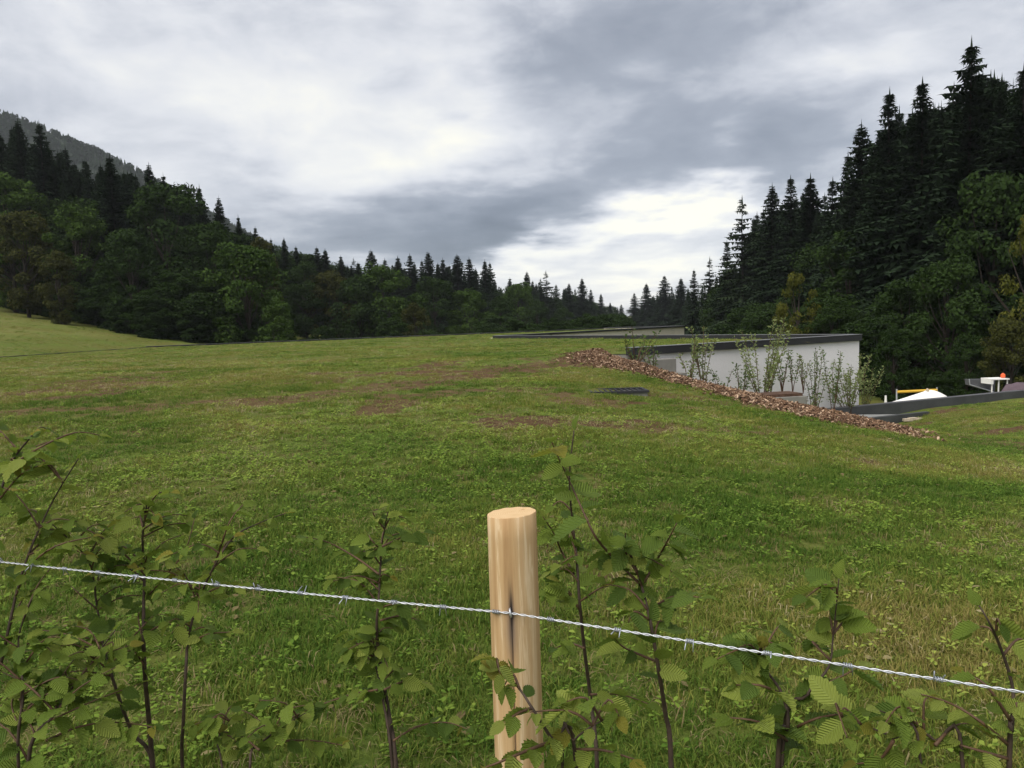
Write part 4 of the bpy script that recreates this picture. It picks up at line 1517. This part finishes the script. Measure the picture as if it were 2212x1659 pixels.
# ------------------------------------------------------------------ fence post
def wood_post():
    top = P(1105, 1107, 1.345)
    base = Vector((top.x, top.y, hz(top.x, top.y)))
    Hh = top.z - base.z
    zw = P(1100, 1318, 1.31).z - base.z
    root = empty('fence_post', base)
    tag(root, 'round pale wooden fence post with a dark crack and stain at the wire', 'fence post')
    na, nz = 96, 70
    r = .0455
    vs_, fs_ = [], []
    crack_a = -math.pi / 2 - .14
    r_ = np.random.default_rng(5)
    ph = r_.uniform(0, 6.28, 6)
    for i in range(nz + 1):
        f = i / nz
        z = -.25 + (Hh + .25) * f
        for j in range(na):
            a = 2 * math.pi * j / na
            rr = r * (1.06 - .06 * f) * (1 + .014 * math.sin(2 * a + ph[0]) + .006 * math.sin(3 * a + ph[1] + z * 2))
            da = (a - crack_a - .03 * math.sin(9 * z) + math.pi) % (2 * math.pi) - math.pi
            cz = zw - z
            wdt = .035
            dep = .007 * np.exp(-(da / wdt) ** 2) * float(sstep(cz, -.09, .02)) * (1 - .6 * float(sstep(cz, .25, .5)))
            rr -= dep
            zz = z
            if i == nz:
                rr -= .0012; zz = z + .003 * math.cos(a + .6) + .0004 * math.sin(11 * a)
            if i == nz - 1:
                zz = z + .003 * math.cos(a + .6) + (Hh + .25) / nz - .0012
            vs_.append((rr * math.cos(a), rr * math.sin(a), zz))
    for i in range(nz):
        for j in range(na):
            fs_.append((i * na + j, i * na + (j + 1) % na, (i + 1) * na + (j + 1) % na, (i + 1) * na + j))
    mb_ = MB(); mb_.add(vs_, fs_)
    # top disc with a shallow drying crack
    o0 = len(mb_.v)
    for i in range(1, 9):
        f = 1 - i / 8.0
        for j in range(na):
            x_, y_, z_ = vs_[nz * na + j]
            cx_, cy_ = x_ * f, y_ * f
            crk = .004 * math.exp(-((cx_ - .028 - .6 * (cy_ - .03)) / .0022) ** 2) * (1 if cy_ > .012 else 0)
            mb_.v.append((cx_, cy_, Hh + .003 * math.cos(math.atan2(y_, x_) + .6) * f - crk))
    prev = nz * na
    for i in range(8):
        cur = o0 + i * na
        for j in range(na):
            mb_.f.append((prev + j, prev + (j + 1) % na, cur + (j + 1) % na, cur + j)); mb_.mi.append(1)
        prev = cur
    m_, t, out = mat('peeled_wood')
    co = t.node('ShaderNodeTexCoord').outputs['Object']
    mp = t.node('ShaderNodeMapping'); mp.inputs['Scale'].default_value = (55, 55, 2.2); t.l.new(co, mp.inputs[0])
    s1_ = t.noise(mp.outputs[0], 1.0, 6, .6, .5)
    mp2 = t.node('ShaderNodeMapping'); mp2.inputs['Scale'].default_value = (220, 220, 14); t.l.new(co, mp2.inputs[0])
    s2_ = t.noise(mp2.outputs[0], 1.0, 4, .6)
    mp3 = t.node('ShaderNodeMapping'); mp3.inputs['Scale'].default_value = (14, 14, 4); t.l.new(co, mp3.inputs[0])
    s3_ = t.noise(mp3.outputs[0], 1.0, 4, .6)
    c = t.ramp(s1_, [(.28, (.34, .20, .09)), (.44, (.48, .31, .15)), (.56, (.53, .36, .19)), (.60, (.66, .50, .31)), (.66, (.54, .37, .20)), (.78, (.68, .53, .34))])
    c = t.mix(t.math('MULTIPLY', t.maprange(s2_, .55, .75), .35), c, (.34, .21, .10))
    c = t.mix(t.math('MULTIPLY', t.maprange(s3_, .45, .75), .45), c, (.40, .235, .11))
    sx = t.node('ShaderNodeSeparateXYZ'); t.l.new(co, sx.inputs[0])
    xq, yq, zq = sx.outputs
    # grey-blue iron stain round the staple and along the crack
    xs_ = t.math('SUBTRACT', xq, r * math.cos(crack_a))
    wob = t.math('MULTIPLY', t.math('SUBTRACT', s1_, .5), .006)
    xs_ = t.math('ADD', xs_, wob)
    dzv = t.math('SUBTRACT', zq, zw)
    st_up = t.math('EXPONENT', t.math('MULTIPLY', -1.0, t.math('ADD', t.math('POWER', t.math('DIVIDE', t.math('ABSOLUTE', xs_), .0034), 2.0), t.math('POWER', t.math('DIVIDE', t.math('ABSOLUTE', dzv), .040), 2.0))))
    st_w = t.math('EXPONENT', t.math('MULTIPLY', -1.0, t.math('ADD', t.math('POWER', t.math('DIVIDE', t.math('ABSOLUTE', xs_), .011), 2.0), t.math('POWER', t.math('DIVIDE', t.math('ABSOLUTE', t.math('ADD', dzv, .035)), .055), 2.0))))
    below = t.maprange(dzv, -.01, .03, 1.0, 0.0)
    line = t.math('MULTIPLY', t.math('EXPONENT', t.math('MULTIPLY', -1.0, t.math('POWER', t.math('DIVIDE', t.math('ABSOLUTE', xs_), .0013), 2.0))), below)
    front = t.maprange(yq, -.012, -.03, 0.0, 1.0)
    c = t.mix(t.math('MULTIPLY', t.math('MULTIPLY', st_w, .55), front), c, (.10, .10, .11))
    c = t.mix(t.math('MULTIPLY', st_up, front), c, (.012, .014, .020))
    c = t.mix(t.math('MULTIPLY', t.math('MULTIPLY', line, .8), front), c, (.035, .025, .02))
    h_ = t.math('ADD', t.math('MULTIPLY', s1_, .7), t.math('MULTIPLY', s2_, .3))
    t.l.new(principled(t, c, .75, 0, .25, bump(t, h_, .5, .0015)), out.inputs[0])
    m2, t, out = mat('sawn_end_grain')
    co = t.node('ShaderNodeTexCoord').outputs['Object']
    ds = t.vmath('SUBTRACT', co, (.006, -.004, 0.0))
    sx = t.node('ShaderNodeSeparateXYZ'); t.l.new(ds, sx.inputs[0])
    rad = t.math('SQRT', t.math('ADD', t.math('MULTIPLY', sx.outputs[0], sx.outputs[0]), t.math('MULTIPLY', sx.outputs[1], sx.outputs[1])))
    nn = t.noise(co, 60, 4, .6)
    rings = t.math('SINE', t.math('ADD', t.math('MULTIPLY', rad, 1900.0), t.math('MULTIPLY', nn, 7.0)))
    c = t.mix(t.math('ADD', t.math('MULTIPLY', rings, .22), t.math('MULTIPLY', nn, .7)), (.56, .37, .185), (.72, .53, .31))
    t.l.new(principled(t, c, .8, 0, .2, bump(t, nn, .4, .001)), out.inputs[0])
    po = mb_.build('post', [m_, m2], root, True)
    po.data.polygons.foreach_set('use_smooth', [k < nz * na for k in range(len(po.data.polygons))])
    # staple
    sy = -r - .0035
    sx_ = r * math.cos(crack_a) * 1.0
    stp = MB()
    stp.tube([(sx_ - .002, sy + .012, zw + .007), (sx_ - .002, sy - .002, zw + .006), (sx_ - .001, sy - .005, zw), (sx_, sy - .002, zw - .006), (sx_, sy + .012, zw - .007)], .0021, 6)
    stp.build('staple', M_GALV, root, True)
    return root, base, zw


post, pbase, zw = wood_post()

# ------------------------------------------------------------------ barbed wire
wpt = Vector((pbase.x - .006, pbase.y - .0495, pbase.z + zw))
pl_ = P(0, 1203, 1.76)
pr_ = P(2212, 1487, .985)
dl = (pl_ - wpt); dr = (pr_ - wpt)
wstart = wpt + dl * 2.2 + Vector((0, 0, .0)); wend = wpt + dr * 2.6


def wire_at(s):
    """s < 0 towards the left end, s > 0 towards the right; slight sag between the fixings"""
    if s < 0:
        L = (wstart - wpt).length; f = min(1, -s / L)
        return wpt.lerp(wstart, f) + Vector((0, 0, -.012 * 4 * f * (1 - f)))
    L = (wend - wpt).length; f = min(1, s / L)
    return wpt.lerp(wend, f) + Vector((0, 0, -.006 * 4 * f * (1 - f)))


Ll, Lr = (wstart - wpt).length, (wend - wpt).length
wire = empty('barbed_wire', wpt); tag(wire, 'twisted galvanised barbed wire strand stretched across the wooden post', 'barbed wire')
for sgn in (0, math.pi):
    pts = []
    s = -Ll
    while s < Lr:
        c = wire_at(s); tdir = (wire_at(s + .01) - wire_at(s - .01)).normalized()
        a1 = tdir.cross(Vector((0, 0, 1))).normalized(); b1 = tdir.cross(a1)
        ang = 2 * math.pi * s / .034 + sgn
        pts.append(c + (a1 * math.cos(ang) + b1 * math.sin(ang)) * .00125 - wpt)
        s += .0034
    mb = MB(); mb.tube(pts, .00115, 5); mb.build('strand', M_GALV, wire, True)
rb = random.Random(4)
bs = [-.03]
while bs[-1] > -Ll + .1:
    bs.append(bs[-1] - .108 - rb.uniform(-.006, .006))
s = .075
while s < Lr - .1:
    bs.append(s); s += .118 + rb.uniform(-.006, .006)
for s in bs:
    c = wire_at(s); tdir = (wire_at(s + .01) - wire_at(s - .01)).normalized()
    a1 = tdir.cross(Vector((0, 0, 1))).normalized(); b1 = tdir.cross(a1)
    pts = []
    ph0 = rb.uniform(0, 6.28)
    turns = 3.6
    nn_ = 44
    rr = .0031
    e0 = (a1 * math.cos(ph0) + b1 * math.sin(ph0)); 
    t0_ = (-a1 * math.sin(ph0) + b1 * math.cos(ph0))
    pts.append(e0 * rr - t0_ * .016 - tdir * .006)
    for k in range(nn_ + 1):
        an = ph0 + turns * 2 * math.pi * k / nn_
        pts.append((a1 * math.cos(an) + b1 * math.sin(an)) * rr + tdir * (-.006 + .012 * k / nn_))
    an = ph0 + turns * 2 * math.pi
    t1_ = (-a1 * math.sin(an) + b1 * math.cos(an))
    pts.append(pts[-1] + t1_ * .016 + tdir * .001)
    mb = MB(); mb.tube(pts, [.0009] + [.0011] * (nn_ + 1) + [.0008], 5)
    mb.build('barb', M_BARB, wire, True).location = c - wpt

# ------------------------------------------------------------------ hornbeam saplings
def leaf_mesh(nm, m, fold, bend, seed, wid=.30):
    r_ = np.random.default_rng(seed)
    n = 7
    vs_, fs_ = [], []

    def prof(t):
        return wid * (math.sin(math.pi * min(1, t) ** .80) ** .75) if 0 < t < 1 else 0.0

    def zc(t, xx):
        return fold * abs(xx) * 1.0 - bend * t * t + .03 * math.sin(5 * t + seed)
    mid = []
    for i in range(n + 1):
        t = i / n
        mid.append(len(vs_)); vs_.append((0, t, zc(t, 0)))
    for sg in (-1, 1):
        ed = []
        for i in range(n + 1):
            t = i / n
            tt = min(1.0, t + .06 * (0 < i < n))
            w_ = prof(tt) * (1.06 if 0 < i < n else 1)
            x_ = sg * w_ * (1 + r_.normal(0, .03))
            ed.append(len(vs_)); vs_.append((x_, tt, zc(tt, x_) + .012))
        nt = []
        for i in range(n):
            t = (i + .5) / n
            tt = min(1, t + .02)
            x_ = sg * prof(tt) * .90
            nt.append(len(vs_)); vs_.append((x_, tt, zc(tt, x_) - .022))
        for i in range(n):
            tri = [(mid[i], nt[i], ed[i])] if i > 0 else []
            tri += [(mid[i], mid[i + 1], nt[i]), (mid[i + 1], ed[i + 1], nt[i])] if i < n - 1 else [(mid[i], mid[i + 1], nt[i])]
            for f in tri:
                fs_.append(f if sg < 0 else tuple(reversed(f)))
    mb_ = MB(); mb_.add(vs_, fs_)
    return mb_.mesh(nm, m, True)


LEAF = []
for k, m in enumerate(M_LEAF):
    LEAF.append([leaf_mesh('leaf', m, f, b, 10 * k + i, wd_) for i, (f, b, wd_) in enumerate(((.25, .10, .32), (.45, .22, .30), (.12, .30, .34), (.6, .05, .31)))])
n_leaf = 0


def put_leaf(root, pos, d, nrm, L, ci):
    global n_leaf
    y_ = d.normalized()
    z_ = (nrm - y_ * nrm.dot(y_)).normalized()
    x_ = y_.cross(z_)
    mm = Matrix(((x_.x * L, y_.x * L, z_.x * L, 0), (x_.y * L, y_.y * L, z_.y * L, 0), (x_.z * L, y_.z * L, z_.z * L, 0), (0, 0, 0, 1)))
    mm.translation = pos - Vector(root.location)
    o = bpy.data.objects.new('leaf', LEAF[ci][random.randrange(4)])
    col.objects.link(o)
    o.parent = root
    o.matrix_basis = mm
    n_leaf += 1


def smooth_path(pts, n):
    pts = [Vector(p) for p in pts]
    out = []
    m = len(pts)
    for i in range(m - 1):
        p0, p1, p2, p3 = pts[max(0, i - 1)], pts[i], pts[i + 1], pts[min(m - 1, i + 2)]
        for k in range(n):
            t = k / n
            out.append(.5 * ((2 * p1) + (p2 - p0) * t + (2 * p0 - 5 * p1 + 4 * p2 - p3) * t * t + (3 * p1 - p0 - 3 * p2 + p3) * t ** 3))
    out.append(pts[-1])
    return out


def leaves_along(root, path, start, step, Lr_, pal, r_, tipsmall=True, spread=55):
    tot = [0]
    for a, b in zip(path[:-1], path[1:]):
        tot.append(tot[-1] + (b - a).length)
    s = start
    sg = 1
    while s < tot[-1]:
        i = max(0, min(len(path) - 2, next((k for k in range(len(tot) - 1) if tot[k + 1] >= s), 0)))
        f = (s - tot[i]) / max(1e-6, tot[i + 1] - tot[i])
        p = path[i].lerp(path[i + 1], f)
        T_ = (path[i + 1] - path[i]).normalized()
        upv = Vector((0, 0, 1))
        S_ = T_.cross(upv)
        if S_.length < .35:
            a = r_.uniform(0, 6.28)
            S_ = Vector((math.cos(a), math.sin(a), 0))
        S_.normalize()
        ang = R(r_.gauss(spread, 12))
        d = T_ * math.cos(ang) + S_ * sg * math.sin(ang) + Vector((0, 0, -r_.uniform(0, .55))) + Vector((r_.gauss(0, .18), r_.gauss(0, .18), r_.gauss(0, .16)))
        nrm = upv + Vector((r_.gauss(0, .5), r_.gauss(-.15, .55), 0)) + T_ * -.2
        fr = s / tot[-1]
        L = r_.uniform(*Lr_) * r_.uniform(.72, 1.15) * (1.0 - (.35 * max(0, fr - .7) / .3 if tipsmall else 0))
        ci = r_.choices(range(4), pal)[0]
        if fr > .86 and r_.random() < .55:
            ci = min(3, ci + 1)
        put_leaf(root, p, d, nrm, L, ci)
        sg = -sg
        s += step * r_.uniform(.75, 1.3)
    # leaf at the tip
    T_ = (path[-1] - path[-2]).normalized()
    put_leaf(root, path[-1], T_ + Vector((r_.gauss(0, .15), r_.gauss(0, .15), 0)), Vector((r_.gauss(0, .3), -.3, 1)), Lr_[0] * .8, min(3, r_.choices(range(4), pal)[0] + (r_.random() < .6)))


def sapling(label, seed, d, stems, twigs=(), n_rand=8, tl=(.10, .24), Lf=(.045, .068), pal=(3, 5, 2, .2), step=.030, trange=(.35, .95), stem_leaf=(.55, .035), r_base=.0065, dz=0.05):
    r_ = random.Random(seed)
    n_rand = int(n_rand * 1.7)
    step *= .80
    Lf = (Lf[0] * 1.0, Lf[1] * 1.10)
    b = P(stems[0][0][0], stems[0][0][1], d)
    root = empty('hornbeam_sapling', (b.x, b.y, hz(b.x, b.y)))
    tag(root, label, 'sapling', 'young hornbeam plants set along the wire fence')
    O = Vector(root.location)

    def conv(seq):
        n = len(seq)
        return [P(x_, y_, d + dz * math.sin(1.7 * i + seed)) if len((x_, y_)) == 2 else None for i, (x_, y_) in enumerate(seq)]
    allp = []
    for k, st in enumerate(stems):
        pts = conv(st)
        if k == 0 or st[0][1] >= 1600:
            g = O if k == 0 else Vector((pts[0].x * .7 + O.x * .3, pts[0].y * .7 + O.y * .3, 0))
            gz = hz(g.x, g.y) - .03
            pts = [Vector((g.x, g.y, gz))] + pts
        path = smooth_path(pts, 5)
        n = len(path)
        rb_ = r_base * (1 if k == 0 else .75)
        mb_ = MB(); mb_.tube([p - O for p in path], [rb_ * (1 - .78 * i / (n - 1)) for i in range(n)], 6)
        mb_.build('stem', M_TWIG, root, True)
        allp.append(path)
        tot = sum((b_ - a_).length for a_, b_ in zip(path[:-1], path[1:]))
        leaves_along(root, path, tot * stem_leaf[0], stem_leaf[1], Lf, pal, r_)
    for tw in twigs:
        path = smooth_path(conv(tw), 4)
        n = len(path)
        mb_ = MB(); mb_.tube([p - O for p in path], [.0032 * (1 - .65 * i / (n - 1)) for i in range(n)], 5)
        mb_.build('twig', M_TWIGR, root, True)
        leaves_along(root, path, .02, step, Lf, pal, r_)
    for i in range(n_rand):
        path = allp[i % len(allp)]
        f = r_.uniform(*trange)
        p = path[int(f * (len(path) - 1))]
        a = r_.uniform(0, 6.28)
        L = r_.uniform(*tl) * (1.15 - .6 * f)
        ev = r_.uniform(.1, .8)
        d_ = Vector((math.cos(a) * math.cos(ev), math.sin(a) * math.cos(ev) * .6, math.sin(ev)))
        m_ = p + d_ * L * .5 + Vector((0, 0, .015))
        e_ = p + d_ * L + Vector((r_.gauss(0, .02), r_.gauss(0, .02), -.02 * r_.random()))
        pth = smooth_path([p, m_, e_], 4)
        mb_ = MB(); mb_.tube([q_ - O for q_ in pth], [.0026 * (1 - .65 * j / (len(pth) - 1)) for j in range(len(pth))], 5)
        mb_.build('twig', M_TWIGR, root, True)
        leaves_along(root, pth, .025, step, Lf, pal, r_)
    return root


sapling('dense two-stemmed sapling forking near the ground, left of the thin one', 1, 1.95,
        [[(330, 1659), (322, 1560), (312, 1440), (310, 1330), (312, 1240), (308, 1160), (318, 1085)], [(330, 1650), (285, 1580), (248, 1480), (222, 1390), (208, 1300), (190, 1210), (110, 1130)]],
        [[(312, 1240), (260, 1190), (200, 1150), (130, 1120)], [(310, 1300), (360, 1240), (400, 1190), (420, 1120)]], 17, (.12, .28), (.040, .062), (3, 5, 2.2, .1), .030, (.40, .97), (.45, .04), .008)
sapling('thin sapling bending over to the right beside the dense two-stemmed one', 2, 1.88,
        [[(394, 1659), (396, 1560), (402, 1440), (408, 1370), (432, 1290), (462, 1225), (505, 1160), (560, 1130), (618, 1108)]],
        [[(462, 1225), (480, 1170), (500, 1120), (530, 1085)], [(408, 1390), (450, 1370), (500, 1365)], [(432, 1290), (470, 1270), (520, 1265)]], 7, (.10, .2), (.04, .062), (2, 5, 3, .2), .030, (.4, .8), (.66, .035), .0052)
sapling('leafy sapling cut by the left border, reaching highest there', 3, 1.8,
        [[(-70, 1659), (-60, 1400), (-20, 1150), (20, 1010), (70, 940)], [(-40, 1659), (10, 1400), (50, 1230), (110, 1090), (170, 990)]],
        [[(20, 1010), (80, 970), (160, 935), (215, 940)], [(50, 1230), (120, 1180), (200, 1160)]], 11, (.12, .28), (.04, .062), (1.5, 5, 5, .3), .030, (.45, .97), (.55, .04), .007)
sapling('low spreading sapling filling the lower left corner', 4, 1.7,
        [[(60, 1659), (120, 1540), (190, 1440), (250, 1360)], [(40, 1659), (50, 1500), (40, 1380), (70, 1290)]],
        [[(120, 1540), (60, 1480), (0, 1450)], [(100, 1600), (170, 1570), (250, 1560), (330, 1570)], [(60, 1640), (20, 1580), (-40, 1540)]], 12, (.12, .26), (.04, .062), (2.5, 5, 2.5, .2), .030, (.35, .97), (.5, .04), .006)
sapling('upright dark-leaved sapling halfway between the left border and the post', 5, 1.9,
        [[(856, 1659), (838, 1530), (822, 1440), (814, 1360), (818, 1290), (822, 1220), (826, 1170), (838, 1105)], [(846, 1640), (825, 1500), (808, 1420), (806, 1375)]],
        [[(815, 1490), (760, 1500), (700, 1520), (640, 1545), (600, 1568)], [(818, 1240), (770, 1205), (710, 1172), (660, 1160)], [(826, 1180), (870, 1160), (915, 1150)],
         [(822, 1340), (870, 1330), (915, 1345)], [(830, 1490), (880, 1470), (940, 1480)], [(850, 1600), (900, 1570), (960, 1560), (1010, 1575)]],
        14, (.08, .17), (.040, .062), (6, 4, .8, .05), .028, (.58, .97), (.62, .032), .0068)
sapling('tall slender sapling right behind the post with a yellowish tip', 6, 1.72,
        [[(1290, 1659), (1277, 1520), (1262, 1400), (1252, 1300), (1245, 1200), (1236, 1120), (1230, 1030), (1240, 930)]],
        [[(1240, 1240), (1215, 1195), (1195, 1150), (1172, 1115)], [(1262, 1400), (1230, 1390), (1200, 1400)], [(1277, 1500), (1340, 1500), (1400, 1520)]],
        5, (.08, .16), (.045, .066), (4, 5, 1.5, .2), .032, (.45, .8), (.70, .04), .0062)
sapling('sapling with big leaves and a long shoot leaning back towards the post', 7, 1.48,
        [[(1450, 1659), (1437, 1540), (1420, 1430), (1400, 1320), (1378, 1240), (1362, 1195)]],
        [[(1390, 1270), (1335, 1215), (1290, 1165), (1262, 1110), (1235, 1050), (1205, 985), (1192, 955)], [(1390, 1260), (1430, 1190), (1462, 1130)], [(1400, 1320), (1450, 1290), (1510, 1290)],
         [(1378, 1240), (1350, 1190), (1352, 1150)], [(1420, 1430), (1350, 1400), (1330, 1380)]],
        6, (.07, .13), (.050, .074), (5, 4, .9, .1), .036, (.55, .95), (.72, .04), .0068)
sapling('bright-leaved sprig growing in front of the post foot', 8, 1.12,
        [[(1245, 1659), (1195, 1600), (1150, 1530), (1115, 1480), (1072, 1448)], [(1215, 1659), (1240, 1600), (1290, 1562), (1335, 1545)]],
        [[(1195, 1600), (1130, 1625), (1070, 1650), (1030, 1665)], [(1240, 1620), (1300, 1620), (1370, 1640)], [(1150, 1530), (1120, 1540), (1090, 1560)]],
        4, (.06, .12), (.036, .054), (.8, 4, 5, .3), .026, (.7, .97), (.80, .024), .0042, .02)
sapling('dark bushy sapling right of the post, under the wire', 9, 1.3,
        [[(1680, 1659), (1702, 1570), (1690, 1500), (1650, 1440), (1640, 1400)], [(1690, 1620), (1745, 1500), (1790, 1440), (1800, 1370), (1812, 1250)]],
        [[(1702, 1580), (1770, 1550), (1850, 1540)], [(1700, 1600), (1640, 1560), (1570, 1550)], [(1745, 1500), (1800, 1470), (1860, 1440)], [(1690, 1500), (1640, 1480), (1590, 1480)]],
        8, (.08, .15), (.045, .066), (6, 4, .7, .2), .030, (.6, .95), (.66, .034), .0055, .03)
sapling('sapling at the right border with a slanting pale-tipped shoot', 10, 1.14,
        [[(2180, 1659), (2185, 1580), (2188, 1490), (2162, 1400), (2137, 1345), (2115, 1308)], [(2230, 1659), (2240, 1560), (2215, 1500)]],
        [[(2180, 1610), (2120, 1560), (2055, 1520), (1990, 1500)], [(2185, 1560), (2130, 1480), (2080, 1455)], [(2180, 1640), (2110, 1620), (2040, 1600)]],
        3, (.06, .12), (.034, .052), (1, 5, 4, .4), .026, (.6, .95), (.76, .036), .0045, .02)
sapling('low branching plant in the lower right, left of the border sapling', 11, 1.16,
        [[(2080, 1659), (2020, 1600), (1960, 1560), (1900, 1535)], [(1990, 1659), (1930, 1595), (1860, 1565), (1800, 1540)]],
        [[(2020, 1610), (2060, 1570), (2110, 1560)], [(1930, 1600), (1900, 1640), (1850, 1650)]], 4, (.06, .12), (.036, .054), (1.5, 6, 2.5, .3), .026, (.6, .95), (.74, .03), .004, .02)
sapling('low leafy seedling at the bottom between the dense and dark saplings', 12, 1.85,
        [[(540, 1659), (560, 1610), (610, 1570), (660, 1540)], [(480, 1659), (470, 1600), (500, 1550)]],
        [[(560, 1620), (520, 1590), (480, 1580)], [(610, 1600), (680, 1600), (740, 1610)]], 7, (.10, .2), (.040, .06), (3, 5, 1.5, .2), .030, (.6, .97), (.7, .04), .0045)
print('leaves', n_leaf)

# ------------------------------------------------------------------ air: one closed box of thin haze
mb = MB()
x0, x1, y0, y1 = gx[0] - 5, gx[-1] + 5, gy[0] - 5, max(gy[-1], 1295) + 5
z0, z1 = min(float(ZZ.min()), float(MZ.min())) - 1.0, float(MZ.max()) + 25
mb.box(((x0 + x1) / 2, (y0 + y1) / 2, (z0 + z1) / 2), (x1 - x0, y1 - y0, z1 - z0))
m_, t, out = mat('haze')
pv = t.node('ShaderNodeVolumePrincipled')
pv.inputs['Color'].default_value = (.86, .90, .95, 1)
pv.inputs['Density'].default_value = 0.00014
pv.inputs['Anisotropy'].default_value = 0.2
t.l.new(pv.outputs[0], out.inputs['Volume'])
hzo = mb.build('haze', m_)
tag(hzo, 'thin grey haze in the air of the valley', 'haze', kind='stuff')
